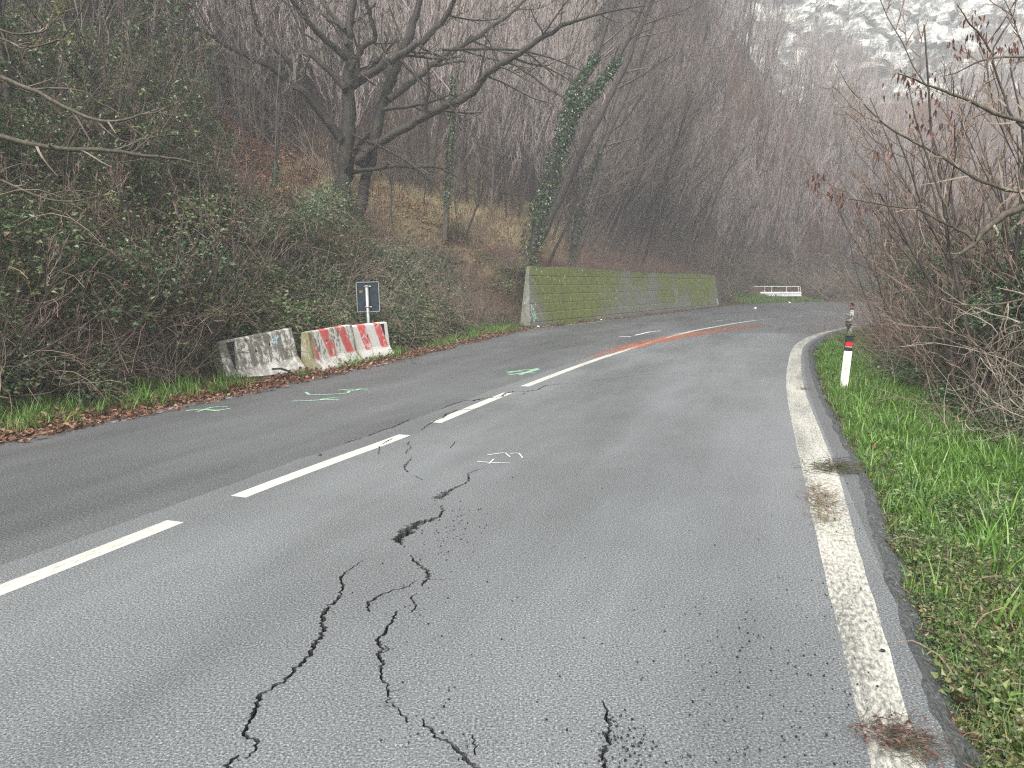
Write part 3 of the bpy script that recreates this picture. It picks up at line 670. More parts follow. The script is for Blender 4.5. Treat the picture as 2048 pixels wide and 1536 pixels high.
# ------------------------------------------------------------------ cliff above the wood
def build_cliff():
    nu, nv = 230, 110; mb = MB(); V = []; veg = []
    # the face curves round the head of the valley
    base = spline([(18, 176), (46, 158), (70, 146), (96, 134), (130, 118), (175, 96)], 4); base = resample(base, 1); 
    k = np.linspace(0, len(base) - 1, nu).astype(int); base = base[k]
    tg = np.gradient(base, axis=0); tg /= np.linalg.norm(tg, axis=1, keepdims=True); nn = np.stack([-tg[:, 1], tg[:, 0]], 1)
    for j in range(nv):
        h = j / (nv - 1)
        for i in range(nu):
            p = Vector((base[i, 0], base[i, 1], 14 + h * 64)); sx = i * 1.05
            # tilted beds, vertical fractures, blocks
            bed = (p.z * .16 + sx * .045 + mnoise.noise(p * .05) * .9); fb = bed - math.floor(bed)
            fr = mnoise.cell((sx * .11 + mnoise.noise(p * .08) * .8, p.z * .045, 1.7))
            fr2 = mnoise.cell((sx * .33 + mnoise.noise(p * .2), p.z * .19, 4.1))
            d = 19 * h + 1.3 * fb ** 2 + 2.2 * fr + .6 * fr2 + 8 * mnoise.fractal(p * .03, .9, 2.1, 5) + 2.6 * mnoise.ridged_multi_fractal(Vector((p.x, p.y, p.z * .7)) * .16, .8, 2.2, 5, 1.0, 2.0)
            x, y = base[i] + nn[i] * d
            V.append((x, y, p.z))
            s = mnoise.fractal(p * .05, 1, 2, 4)
            veg.append(.62 - 1.9 * h + s * .75 + .35 * (fb > .82) + (.5 * max(0, 1 - i / 60)))
    i = (np.arange(nv - 1)[:, None] * nu + np.arange(nu - 1)[None]).ravel()
    mb.add(V, np.stack([i, i + 1, i + nu + 1, i + nu], 1), v=np.clip(veg, 0, 1))
    o = mb.obj('cliff', 'rock'); tag(o, kind='structure')
    a = o.data.attributes.new('veg', 'FLOAT', 'POINT'); a.data.foreach_set('value', np.clip(np.array(veg, float), 0, 1))
build_cliff()

# ------------------------------------------------------------------ retaining wall
def bool_cut(o, cutters):
    for c in cutters:
        md = o.modifiers.new('cut', 'BOOLEAN'); md.operation = 'DIFFERENCE'; md.solver = 'EXACT'; md.object = c
    dg = bpy.context.evaluated_depsgraph_get(); me = bpy.data.meshes.new_from_object(o.evaluated_get(dg))
    o.modifiers.clear(); o.data = me
    for c in cutters: bpy.data.objects.remove(c)

def build_wall():
    rg = np.random.default_rng(12)
    root = empty('retaining_wall', (W0[0], W0[1], 0), math.atan2(_wd[1], _wd[0]))
    tag(root, 'long low concrete retaining wall covered in green moss beside the bend', 'wall')
    L, H, B = WALL_L, WALL_H, .30          # B = batter of the face
    courses = 7; rows = []
    hs = []
    for c in range(courses):
        h0, h1 = c / courses, (c + 1) / courses
        hs += [(h0 + .004, 0), (h0 + .012, 1), (h1 - .012, 1), (h1 - .004, 0)]
    nx = 110; xs = np.linspace(0, 1, nx); V = []; A = []
    prof = rg.uniform(-.006, .006, courses)
    for h, pr in hs:
        c = min(courses - 1, int(h * courses))
        for x in xs:
            zz = (-.15 + h * (H + .15)); top = H + .04 * math.sin(x * 9) + .05 * mnoise.noise((x * 30, 0, 0)) + .03 * mnoise.noise((x * 90, 5, 0)) - .10 * x
            if h > .97: zz = top
            # both ends slope inwards
            xx = x * L; k = max(0, zz) / H
            x0, x1 = .48 * k, L - .42 * k
            xx = x0 + (x1 - x0) * x
            y = B * k - (.012 * pr + prof[c] * pr) + .012 * mnoise.noise((xx * .8, zz * 2, 0))
            V.append((xx, y, zz))
            A.append(-.9 * math.exp(-(xx / .7) ** 2) + .25 + .9 * math.exp(-((xx - 4.0) / 3.2) ** 2) + .45 * math.exp(-((xx - 23) / 4) ** 2) + .25 * h - .5 * math.exp(-((zz - .1) / .35) ** 2))
    n = len(hs); i = (np.arange(n - 1)[:, None] * nx + np.arange(nx - 1)[None]).ravel()
    mb = MB(); Q = np.stack([i, i + 1, i + nx + 1, i + nx], 1)
    V = np.array(V); back = V.copy(); back[:, 1] = .40 + .65 * smooth01(V[:, 0], .5, 2.5)
    base = n * nx; Q2 = np.stack([i + nx, i + nx + 1, i + 1, i], 1) + base
    tp = (n - 1) * nx + np.arange(nx - 1); Qt = np.stack([tp, tp + 1, tp + 1 + base, tp + base], 1)
    lf = np.arange(n - 1) * nx; Ql = np.stack([lf, lf + nx, lf + nx + base, lf + base], 1)
    rt = lf + nx - 1; Qr = np.stack([rt + nx, rt, rt + base, rt + nx + base], 1)
    bt = np.arange(nx - 1); Qb = np.stack([bt + 1, bt, bt + base, bt + 1 + base], 1)
    mb.add(np.vstack([V, back]), np.vstack([Q, Q2, Qt, Ql, Qr, Qb]), v=np.concatenate([A, A]))
    body = mb.obj('wall_body', 'moss_wall', root)
    # weep holes: flat rings near the foot, black discs painted as the shade inside
    for k in range(10):
        x = 2.2 + k * 2.45 + rg.uniform(-.2, .2); z = .34 + rg.uniform(-.03, .05); y = B * z / H - .016
        q = MB(); th = np.linspace(0, 2 * math.pi, 9)[:-1]
        ring = np.column_stack([x + .045 * np.cos(th), np.full(8, y), z + .10 * np.sin(th)]); inn = ring + [0, .004, 0]; inn = (inn - [x, 0, z]) * [.72, 1, .78] + [x, 0, z]; deep = inn.copy(); deep[:, 1] += .02
        a = np.arange(8); b = (a + 1) % 8
        q.add(np.vstack([ring, inn]), np.vstack([np.stack([a, b, b + 8, a + 8], 1)]))
        wh = q.obj('weep_hole', 'stone', root)
        q = MB(); q.add(np.vstack([inn, [[x, y + .003, z]]]), None, np.stack([a, b, np.full(8, 8)], 1)); q.obj('shade_disc', 'hole', wh)
    # sprayed scribbles at both ends
    def scrib(pts, w, mat):
        q = MB(); p = np.array(pts, float); p = np.column_stack([resample(p, .03)]); n = len(p)
        def f(pp): return np.column_stack([pp[:, 0], B * pp[:, 1] / H - .022, pp[:, 1]])
        a, b = f(offset(p, w)), f(offset(p, -w))
        q.add(np.vstack([a, b]), np.stack([np.arange(n - 1), np.arange(1, n), n + np.arange(1, n), n + np.arange(n - 1)], 1), v=.95)
        q.obj('graffiti', mat, root)
    scrib([(.30, .15), (.42, .55), (.30, .72), (.20, .62), (.34, .40), (.52, .30), (.46, .52), (.36, .30)], .035, 'spray_green')
    scrib([(.25, .80), (.33, .66), (.45, .62)], .03, 'scratch_white')
    scrib([(L - .55, .5), (L - .40, .35), (L - .35, .15), (L - .28, .3)], .05, 'scratch_white')
build_wall()

# ------------------------------------------------------------------ concrete barriers
def barrier_mesh(L, seed, slump=0.0):
    rg = np.random.default_rng(seed)
    # profile across (y: road side is negative), z up
    half = [(.255, 0), (.252, .05), (.235, .085), (.135, .235), (.122, .27), (.075, .70), (.070, .735), (.052, .755)]
    prof = [(-y, z) for y, z in half] + [(y, z) for y, z in half[::-1]]
    n = len(prof); xs = np.concatenate([[-L / 2, -L / 2 + .015], np.linspace(-L / 2 + .06, L / 2 - .06, 14), [L / 2 - .015, L / 2]])
    V = []
    for k, x in enumerate(xs):
        end = 1 if 0 < k < len(xs) - 1 else .965
        for y, z in prof:
            w = .004 * mnoise.noise((x * 6 + seed, y * 6, z * 6))
            chip = -.025 * max(0, mnoise.noise((x * 4 + seed * 3, z * 5, y * 3)) - .25) if (z < .12 or z > .7) else 0
            V.append((x + (0 if 0 < k < len(xs) - 1 else math.copysign(.004 * mnoise.noise((y * 9, z * 9, seed)), 1)), y * end + w + math.copysign(chip, -y) * -1, z * (1 if z < .5 else (1 if end == 1 else .985)) + chip))
    m = len(xs); mb = MB()
    q = []
    for k in range(m - 1):
        for j in range(n):
            j2 = (j + 1) % n; q.append((k * n + j, (k + 1) * n + j, (k + 1) * n + j2, k * n + j2))
    mb.add(V, q)
    c0 = [0.0, 0, .3]
    # end caps
    a = np.array(V[:n]); b = np.array(V[-n:])
    mb.add(np.vstack([a, a.mean(0)]), None, [(i, (i + 1) % n, n) for i in range(n)])
    mb.add(np.vstack([b, b.mean(0)]), None, [((i + 1) % n, i, n) for i in range(n)])
    return mb
def build_barrier(label, mat, c, head, L, tilt, seed, holes, extra=None, roll=0):
    o = empty('concrete_barrier', c); tag(o, label, 'barrier', 'concrete barriers at the roadside')
    # local x runs along the barrier; the road side is -y
    o.rotation_euler = Euler((R(roll), R(-tilt), R(90 - head)), 'XYZ')
    body = barrier_mesh(L, seed).obj('body', mat, o)
    bm = bmesh.new(); bm.from_mesh(body.data); bmesh.ops.remove_doubles(bm, verts=bm.verts, dist=.0005); bmesh.ops.recalc_face_normals(bm, faces=bm.faces); bm.to_mesh(body.data); bm.free()
    for (x, z) in holes:                 # lifting sockets: flat teardrop rim, its inner shade painted as a black disc
        y = -np.interp(z, [.27, .70], [.122, .075]) - .002
        th = np.linspace(0, 2 * math.pi, 11)[:-1]; r = .020
        ring = np.column_stack([x + r * np.cos(th) * np.where(np.sin(th) > .5, .55, 1), np.full(10, y), z + r * 1.2 * np.sin(th) * np.where(np.sin(th) > 0, 1.6, 1)])
        ring[:, 1] = -np.interp(ring[:, 2], [.27, .70], [.122, .075]) - .004
        q = MB(); a = np.arange(10); b = (a + 1) % 10; cen = ring.mean(0)
        rim = cen + (ring - cen) * 1.25; rim[:, 1] = ring[:, 1] + .003
        q.add(np.vstack([rim, ring]), np.stack([a, b, b + 10, a + 10], 1)); s_ = q.obj('lifting_socket', 'stone', o)
        q = MB(); q.add(np.vstack([ring + [0, .001, 0], [cen + [0, .001, 0]]]), None, np.stack([a, b, np.full(10, 10)], 1)); q.obj('shade_disc', 'hole', s_)
    if extra: extra(o)
    return o
def paint_patch(o, pts, mat, name='face_mark', y_off=-.006):
    q = MB(); p = np.array([(x, -np.interp(z, [.085, .235, .27, .70, .735], [.235, .135, .122, .075, .070]) + y_off, z) for x, z in pts]); n = len(p)
    q.add(p, None, [(0, i, i + 1) for i in range(1, n - 1)], v=1.0); q.obj(name, mat, o)
t_ = NT('mark_black'); M['mark_black'] = t_.done(t_.bsdf((.014, .016, .02), .7, .3))
t_ = NT('paint_blue'); M['paint_blue'] = t_.done(t_.bsdf((.42, .62, .70), .7, .3))
def ex1(o):
    paint_patch(o, [(-.60, .26), (-.61, .30), (-.66, .725), (-.50, .725), (-.555, .55)], 'mark_black')  # flat black wedge near the left end
    for pts in ([(.30, .56), (.33, .54), (.47, .66), (.45, .68)], [(.36, .66), (.385, .665), (.40, .54), (.375, .535)], [(.30, .62), (.31, .64), (.38, .63), (.38, .61)]):
        paint_patch(o, pts, 'paint_blue')
def ex3(o): paint_patch(o, [(.42, .73), (.56, .725), (.55, .45), (.50, .60)], 'mark_black')
B1 = build_barrier('bare grey concrete barrier, tilted, end one beside the grass verge', 'barrier_grey', (-4.20, 12.28, -.05), 27, 1.62, 5.0, 1, [(-.10, .50), (.22, .56)], ex1, roll=-4)
B2 = build_barrier('concrete barrier with worn red paint and yellow moss, middle of the three', 'barrier_red_worn', (-3.36, 13.70, -.03), 15, 1.66, 1.5, 2, [(-.25, .55), (.03, .57)], roll=-3)
B3 = build_barrier('concrete barrier with bright red and white bands in front of the sign', 'barrier_red_white', (-2.98, 15.15, -.03), 22, 1.40, 0.6, 3, [(-.12, .52)], ex3)

# ------------------------------------------------------------------ traffic sign seen from behind
def build_sign():
    x, y = -3.08, 16.0; z0 = gz(x, y)
    root = empty('traffic_sign', (x, y, z0)); tag(root, 'back of a small dark road sign on a grey pole behind the barriers', 'sign')
    root.rotation_euler = (R(-1), R(-1.6), R(4))
    top = 1.50 - z0
    q = MB(); q.tube([(0, 0, -.3), (0, 0, top)], .034, 12, cap=True); q.obj('pole', 'galv', root, True)
    w, h, zc = .475, .63, top - .245
    q = MB(); q.box((.012, .062, zc), (w - .02, .004, h - .02)); pn = q.obj('panel', 'sign_back', root)
    q = MB()
    for cx, cz, sx, sz in ((0, h / 2, w, .014), (0, -h / 2, w, .014), (-w / 2, 0, .014, h - .015), (w / 2, 0, .014, h - .015)):
        q.box((.012 + cx, .054, zc + cz), (sx, .03, sz))
    q.obj('rim', 'sign_rim', pn)
    q = MB(); q.box((-.135, .058, zc + .115), (.075, .003, .06)); q.obj('sticker', 'sticker', pn)
    for k, dz in enumerate((.225, -.215)):
        q = MB(); th = np.linspace(0, 2 * math.pi, 13)
        q.tube(np.column_stack([.040 * np.cos(th), .040 * np.sin(th), np.full(13, zc + dz)]), .011, 5)
        q.box((.055, .040, zc + dz), (.06, .02, .024)); q.box((-.045, .040, zc + dz), (.03, .02, .024)); q.obj('clamp', 'galv', root)
build_sign()

# ------------------------------------------------------------------ delineator posts
def build_post(x, y, h, label, lean, rz, z0):
    root = empty('delineator_post', (x, y, z0)); tag(root, label, 'road marker', 'delineator posts on the inside of the bend')
    root.rotation_euler = (R(-1), R(lean), R(rz))
    w, d = .118, .09
    def sect(z, wz=w, cut=0):      # rounded triangular-ish section, flat towards the driver
        return [(-wz / 2, -d * .35, z), (wz / 2, -d * .35, z), (wz / 2 - .004, -d * .1, z), (.02, d * .6, z), (-.02, d * .6, z), (-wz / 2 + .004, -d * .1, z)]
    def loft(zs, name, mat, topslope=0, grow=0):
        q = MB(); V = []
        for i, z in enumerate(zs):
            s_ = sect(z, w + grow)
            if topslope and i == len(zs) - 1: s_ = [(a, b, z + topslope * ((a + w / 2) / w - 1) * 1.0) for a, b, _ in s_]
            V += s_
        n = 6; f = [(k * n + j, k * n + (j + 1) % n, (k + 1) * n + (j + 1) % n, (k + 1) * n + j) for k in range(len(zs) - 1) for j in range(n)]
        q.add(V, f); k = (len(zs) - 1) * n; q.add(V[k:], [(0, 1, 2, 3), (0, 3, 4, 5)])
        return q.obj(name, mat, root)
    loft([-.25, 0, h - .25], 'shaft', 'post_white')
    cap = loft([h - .25, h - .06, h - .02, h], 'cap', 'post_black', topslope=.05, grow=.003)
    q = MB(); q.box((0, -d * .35 - .003, h - .145), (w * .86, .006, .058)); q.obj('reflector', 'reflector', cap)
    q = MB(); q.box((0, -d * .35 - .003, h - .186), (w * .86, .006, .008)); q.obj('reflector_strip', 'strip', cap)
p1 = gnd(1686, 768); build_post(p1[0], p1[1], .78 + .10, 'white delineator post with black cap and red reflector, near one in the grass', 3.6, -8, gz(p1[0], p1[1]) )
p2 = gnd(1699, 662); build_post(p2[0], p2[1], 1.0 + .06, 'far delineator post with flowers tied to it at the bend', 2.2, -14, gz(p2[0], p2[1]))

def build_flowers():
    rg = np.random.default_rng(3); x, y = p2[0] - .10, p2[1] - .10; z = gz(p2[0], p2[1])
    root = empty('flower_bouquet', (x, y, z)); tag(root, 'withered white and pink bouquet tied to the far post', 'flowers')
    q = MB(); th = np.linspace(0, 2 * math.pi, 13)[:-1]
    r0 = np.column_stack([.025 * np.cos(th), .025 * np.sin(th), np.full(12, .20)]); r1 = np.column_stack([.13 * np.cos(th), .13 * np.sin(th), .44 + .03 * np.sin(th * 5)])
    a = np.arange(12); b = (a + 1) % 12; q.add(np.vstack([r0, r1]), np.stack([a, b, b + 12, a + 12], 1)); q.obj('wrapping', 'wrap', root)
    for k in range(16):
        c = np.array([rg.normal(0, .075), rg.normal(0, .06), .48 + rg.uniform(-.05, .22)]); q = MB()
        for m in range(9):
            d = rg.normal(0, 1, 3); d[2] = abs(d[2]); q.leaf(c, d, np.array([0, 0, 1.]), .055, .045, v=rg.uniform(0, 1) if k % 4 == 0 else rg.uniform(0, .65))
        q.obj('blossom', 'petal', root)
    q = MB()
    for k in range(30): q.leaf(np.array([rg.normal(0, .07), rg.normal(0, .06), .42 + rg.uniform(-.08, .3)]), rg.normal(0, 1, 3), np.array([0, 0, 1.]), .09, .035, v=rg.uniform(0, .5))
    q.obj('leaves', 'ivy', root)
    q = MB(); q.tube([(-.02, 0, .02), (0, 0, .25)], .018, 5); q.obj('stems', 'wrap', root)
build_flowers()

# ------------------------------------------------------------------ guard rail with hand rail at the lay-by
def build_guardrail():
    A, B = np.array([20.55, 61.6]), np.array([24.15, 62.3]); L = float(np.linalg.norm(B - A)); hd = math.atan2(*(B - A)[::-1])
    root = empty('guard_rail', (A[0], A[1], 0), hd); tag(root, 'short galvanised guard rail with a hand rail above it at the lay-by', 'guard rail')
    z = [.40, .43, .47, .55, .59, .63, .67, .75, .79, .82]; yy = [0, -.05, -.08, -.08, -.03, -.03, -.08, -.08, -.05, 0]
    q = MB(); xs = np.linspace(0, L, 9); n = len(z)
    V = [(x, a, b) for x in xs for a, b in zip(yy, z)]; f = [(k * n + j, (k + 1) * n + j, (k + 1) * n + j + 1, k * n + j + 1) for k in range(8) for j in range(n - 1)]
    q.add(V, f); q.add(np.array(V) + [0, .006, 0], [t[::-1] for t in f]); q.obj('beam', 'galv_white', root)
    q = MB(); th = np.linspace(-math.pi * .5, math.pi * .5, 8)   # folded end piece
    q.box((-.04, -.02, .60), (.10, .14, .46)); q.obj('end_piece', 'galv_white', root)
    for x in (.35, 1.0, 2.35, L - .22):
        q = MB(); q.box((x, .06, .30), (.07, .10, 1.05)); q.obj('post', 'galv', root)
        q = MB(); q.tube([(x, .04, .78), (x, .04, 1.26)], .028, 8); q.obj('hand_rail_post', 'galv_white', root)
    q = MB(); q.tube([(-.75, .04, 1.27), (0, .04, 1.27), (L - .30, .04, 1.26), (L - .12, .04, 1.24), (L - .07, .04, 1.15), (L - .06, .04, .80)], .030, 8); q.obj('hand_rail', 'galv_white', root)
build_guardrail()

# ================================================================== plants
def bpath(rng, p, d, L, n, wob_, up):
    pts = [np.array(p, float)]; d = np.array(d, float); d /= np.linalg.norm(d); st = L / (n - 1)
    for i in range(n - 1):
        d = d + rng.normal(0, wob_, 3) + np.array([0, 0, up]) / (n - 1); d /= np.linalg.norm(d); pts.append(pts[-1] + d * st)
    return np.array(pts)
def perp(rng, d):
    a = rng.normal(0, 1, 3); a -= d * a.dot(d); return a / (np.linalg.norm(a) + 1e-9)
def twigs(mb, rng, path, rad, counts, ratio, ang, up, rmin, wob_=.12, t0=.2, ends=None, lvl=0, mb0=None):
    """side shoots along a path, recursively"""
    if not counts: return
    n = len(path); L = np.linalg.norm(np.diff(path, axis=0), axis=1).sum()
    for k in range(counts[0]):
        t = t0 + (1 - t0) * (k + rng.uniform(.1, .9)) / counts[0]; f = t * (n - 1); i = min(n - 2, int(f)); fr = f - i
        p = path[i] * (1 - fr) + path[i + 1] * fr; d = path[i + 1] - path[i]; d /= np.linalg.norm(d) + 1e-9
        a = R(rng.normal(ang, 10)); dd = d * math.cos(a) + perp(rng, d) * math.sin(a)
        l = L * ratio * (1 - .45 * t) * rng.uniform(.55, 1.25); r0 = max(rmin, float(np.interp(t, [0, 1], [rad[0], rad[-1]])) * (.55 if mb0 is None else .42))
        m = 5 if len(counts) > 1 else 4
        q = bpath(rng, p, dd, l, m, wob_, up); rr = np.linspace(r0, max(rmin * .6, r0 * .35), m)
        (mb0 if mb0 is not None and lvl == 0 else mb).tube(q, rr, 3, v=rng.uniform(0, 1))
        if ends is not None: ends.append(q)
        twigs(mb, rng, q, rr, counts[1:], ratio * 1.05, ang, up, rmin, wob_, t0, ends, lvl + 1)

def gen_tree(seed, H, r0, lean=(0, 0), nb=13, t0=.22, ang=38, ratio=.42, sub=(6, 4), up=.35, rmin=.004, wob_=.05, sides=6, stems=1):
    rng = np.random.default_rng(seed); tr, cr = MB(), MB(); ends = []
    for s_ in range(stems):
        d0 = np.array([lean[0] + rng.normal(0, .05) + (rng.normal(0, .25) if stems > 1 else 0), lean[1] + rng.normal(0, .05) + (rng.normal(0, .25) if stems > 1 else 0), 1.0])
        h = H * (1 if s_ == 0 else rng.uniform(.6, 1)); path = bpath(rng, (rng.normal(0, .06) * (stems > 1), rng.normal(0, .06) * (stems > 1), -.25), d0, h, 10, wob_, .25)
        rad = np.linspace(r0, max(rmin, r0 * .14), 10); rad[0] *= 1.25
        tr.tube(path, rad, sides, v=rng.uniform(0, 1))
        twigs(cr, rng, path, rad, (nb // stems,) + tuple(sub), ratio, ang, up, rmin, .11, t0, ends, 0, tr)
    return tr, cr, ends
def leaves_on(mb, rng, ends, per, L, W, spread=.03, vlo=0, vhi=1, clump=1):
    for q in ends:
        for k in range(rng.poisson(per)):
            t = rng.uniform(.15, 1) * (len(q) - 1); i = min(len(q) - 2, int(t)); p = q[i] + (q[i + 1] - q[i]) * (t - i) + rng.normal(0, spread, 3)
            d = rng.normal(0, 1, 3); d[2] = d[2] * .5 - .15; up = rng.normal(0, .45, 3) + np.array([0, 0, 1.])
            s_ = rng.uniform(.65, 1.3); mb.leaf(p, d, up, L * s_, W * s_, v=rng.uniform(vlo, vhi))

def in_view(P, m=140):
    x, y, z = P[:, 0], P[:, 1], P[:, 2] - CAM_H
    dep = y * math.cos(_P) - z * math.sin(_P); u_ = y * math.sin(_P) + z * math.cos(_P); dep = np.maximum(dep, .01)
    u = 1024 + _F * x / dep; v = 768 - _F * u_ / dep
    return u, v, (u > -m) & (u < 2048 + m) & (v > -m * 4) & (v < 1536 + m)
def sample(rng, n, box, test, tries=60):
    out = []
    for _ in range(tries):
        P = np.column_stack([rng.uniform(box[0], box[1], n * 2), rng.uniform(box[2], box[3], n * 2)])
        dl, _s = pdist(P, LEFT_C); dr, _s = pdist(P, REDGE_C); dr = -dr
        P = np.column_stack([P, ground_z(P)]); u, v, ok = in_view(P)
        k = ok & test(P, dl, dr, u, v); out.append(P[k])
        if sum(map(len, out)) >= n: break
    out = np.vstack(out)[:n]; return out
def rots(rng, n, tilt=.12): return np.column_stack([rng.normal(0, tilt, n), rng.normal(0, tilt, n), rng.uniform(0, 6.28, n)])

# ---------------- small building blocks
def mk_bramble(seed, w=.6, h=.55, nleaf=400, L=.066, W=.046, canes=8, mat='bramble'):
    rng = np.random.default_rng(seed); mb = MB(); st = MB()
    for k in range(canes):
        a = rng.uniform(0, 6.28); q = bpath(rng, (rng.normal(0, w * .35), rng.normal(0, w * .35), 0), (math.cos(a) * .7, math.sin(a) * .7, 1.2), h * 2.0, 7, .18, -2.0)
        st.tube(q, np.linspace(.006, .003, 7), 3, v=rng.uniform(0, 1))
    for k in range(nleaf):
        d = rng.normal(0, 1, 3); d[2] = abs(d[2]); d /= np.linalg.norm(d); r = rng.uniform(.45, 1.05)
        p = np.array([d[0] * w * r, d[1] * w * r, d[2] * h * r])
        dd = d * .6 + rng.normal(0, .6, 3); dd[2] *= .4; s_ = rng.uniform(.55, 1.3)
        mb.leaf(p, dd, d * .6 + rng.normal(0, .35, 3) + np.array([0, 0, .7]), L * s_, W * s_, v=np.clip(rng.beta(2, 2.2) * 1.05, 0, 1))
    lo = proto(mb, 'bramble_leaves', mat)
    me = st.mesh('canes', 'twig_brown')
    bm = bmesh.new(); bm.from_mesh(lo.data); bm.from_mesh(me)
    nl = len(lo.data.polygons); bm.faces.ensure_lookup_table()
    for f in bm.faces[nl:]: f.material_index = 1
    bm.to_mesh(lo.data); bm.free(); lo.data.materials.append(M['twig_brown']); return lo
def mk_tangle(seed, w=.6, h=1.3, n=52, mat='twig_brown', r=.0045, arch=-.9):
    rng = np.random.default_rng(seed); mb = MB()
    for k in range(n):
        a = rng.uniform(0, 6.28); lean = rng.uniform(.1, .9)
        q = bpath(rng, (rng.normal(0, w * .5), rng.normal(0, w * .5), -.05), (math.cos(a) * lean, math.sin(a) * lean, 1), h * rng.uniform(.5, 1.25), 7, .16, arch * rng.uniform(0, 1.3))
        rr = np.linspace(r, r * .45, 7) * rng.uniform(.6, 1.4); mb.tube(q, rr, 3, v=rng.uniform(0, 1))
        twigs(mb, rng, q, rr, (3,), .30, 45, 0, r * .45, .15)
    return proto(mb, 'tangle', mat)
def mk_grass(seed, n=26, L=.17, w=.0055, spread=.05, mat='grass', bend=1.0):
    rng = np.random.default_rng(seed); mb = MB()
    for k in range(n):
        a = rng.uniform(0, 6.28); l = L * rng.uniform(.45, 1.25); d = np.array([math.cos(a), math.sin(a), 0]); sd_ = np.array([-d[1], d[0], 0])
        p = np.array([rng.normal(0, spread), rng.normal(0, spread), -.01]); b = rng.uniform(.15, .95) * bend; ww = w * rng.uniform(.7, 1.4)
        P = []; ang = rng.uniform(.05, .4)
        for i in range(4):
            t = i / 3
            P.append((p.copy(), ww * (1 - t) ** .7)); p = p + (d * math.sin(ang) + np.array([0, 0, math.cos(ang)])) * l / 3; ang += b * .75
        V = []
        for pp, hw in P[:3]: V += [pp - sd_ * hw, pp + sd_ * hw]
        V.append(P[3][0]); mb.add(V, [(0, 1, 3, 2), (2, 3, 5, 4)], [(4, 5, 6)], v=rng.uniform(0, 1))
    return proto(mb, 'grass_tuft', mat)
def mk_weed(seed, n=20, L=.06, W=.03, h=.12, mat='weed'):
    rng = np.random.default_rng(seed); mb = MB()
    for k in range(n):
        a = rng.uniform(0, 6.28); z = rng.uniform(.01, h); r = rng.uniform(.0, .07)
        mb.leaf(np.array([math.cos(a) * r, math.sin(a) * r, z]), np.array([math.cos(a), math.sin(a), rng.uniform(-.1, .5)]), np.array([0, 0, 1.]) + rng.normal(0, .3, 3), L * rng.uniform(.5, 1.3), W * rng.uniform(.6, 1.3), v=rng.uniform(0, 1))
    return proto(mb, 'weed', mat)
def mk_deadleaf(seed, n=1, mat='litter', L=.075):
    rng = np.random.default_rng(seed); mb = MB()
    for k in range(n):
        p = np.array([rng.normal(0, .06), rng.normal(0, .06), rng.uniform(.004, .02)]) if n > 1 else np.zeros(3)
        a = rng.uniform(0, 6.28); mb.leaf(p, np.array([math.cos(a), math.sin(a), rng.uniform(-.1, .3)]), np.array([0, 0, 1.]) + rng.normal(0, .35, 3), L * rng.uniform(.5, 1.2), L * .62 * rng.uniform(.6, 1.2), v=rng.uniform(0, 1), fold=rng.uniform(-.1, .45), droop=rng.uniform(-.25, .35))
    return proto(mb, 'dead_leaf', mat)

BR = [mk_bramble(100 + k) for k in range(3)] + [mk_bramble(110 + k, mat='bramble_light', nleaf=330) for k in range(2)]
BR_SMALL = [mk_bramble(120 + k, .33, .2, 230, .036, .027, 5, 'bramble_light') for k in range(2)] + [mk_bramble(123, .33, .2, 240, .036, .027, 5)]
TG = [mk_tangle(130 + k) for k in range(3)] + [mk_tangle(135, mat='twig_grey', h=1.5)]
IVY = [mk_bramble(140 + k, .55, .5, 360, .07, .058, 5, 'ivy') for k in range(3)]
GR = [mk_grass(150 + k) for k in range(4)]; GR_L = [mk_grass(156, 30, .30, .006, .06), mk_grass(157, 22, .26, .005, .07)]
GR_D = [mk_grass(160 + k, 24, .16, .005, .06, 'grass_dull') for k in range(3)]; GR_Y = [mk_grass(165 + k, 34, .38, .006, .09, 'grass_dry', .8) for k in range(3)]
WD = [mk_weed(170 + k) for k in range(3)]; DL = [mk_deadleaf(180 + k) for k in range(5)]; DLC = [mk_deadleaf(190 + k, 7) for k in range(4)]; DLS = [mk_deadleaf(195 + k, 7, 'litter_slope') for k in range(4)]

# ---------------- the big oak
def traced_tree(name, label, cat, base, limbs, twig_spec, bark, twig, seed, extra_trunk=None, group=None, rscale=1.0):
    """limbs: [(points (u, v, Y), radii in metres, is_trunk)] laid out in 3-D, then twigs grown from them"""
    rng = np.random.default_rng(seed); root = empty(name, tuple(base)); tag(root, label, cat, group)
    b = np.array(base); tr = MB(); lm = MB(); cr = MB(); ends = []
    for pts, rad, kind, spec in limbs:
        p = np.array([at(*q) for q in pts]) - b; n = len(p); k = max(6, n * 3)
        t = np.linspace(0, n - 1, k); p = np.stack([np.interp(t, range(n), p[:, i]) for i in range(3)], 1)
        p[1:-1] = p[1:-1] * .5 + (p[:-2] + p[2:]) * .25
        rr = np.interp(np.linspace(0, 1, k), np.linspace(0, 1, len(rad)), rad) * rscale
        p[1:] += rng.normal(0, 1, (k - 1, 3)) * np.minimum(rr[1:, None] * .22, .03)
        (tr if kind == 'trunk' else lm).tube(p, rr, 9 if kind == 'trunk' else 6, v=rng.uniform(0, 1))
        if spec: twigs(cr, rng, p, rr, spec[0], spec[1], spec[2], spec[3], spec[4], .14, spec[5] if len(spec) > 5 else .15, ends)
    if tr.n: tr.obj('trunk', bark, root, True)
    if lm.n: lm.obj('limbs', bark, root, True)
    cr.obj('crown', twig, root)
    return root, ends
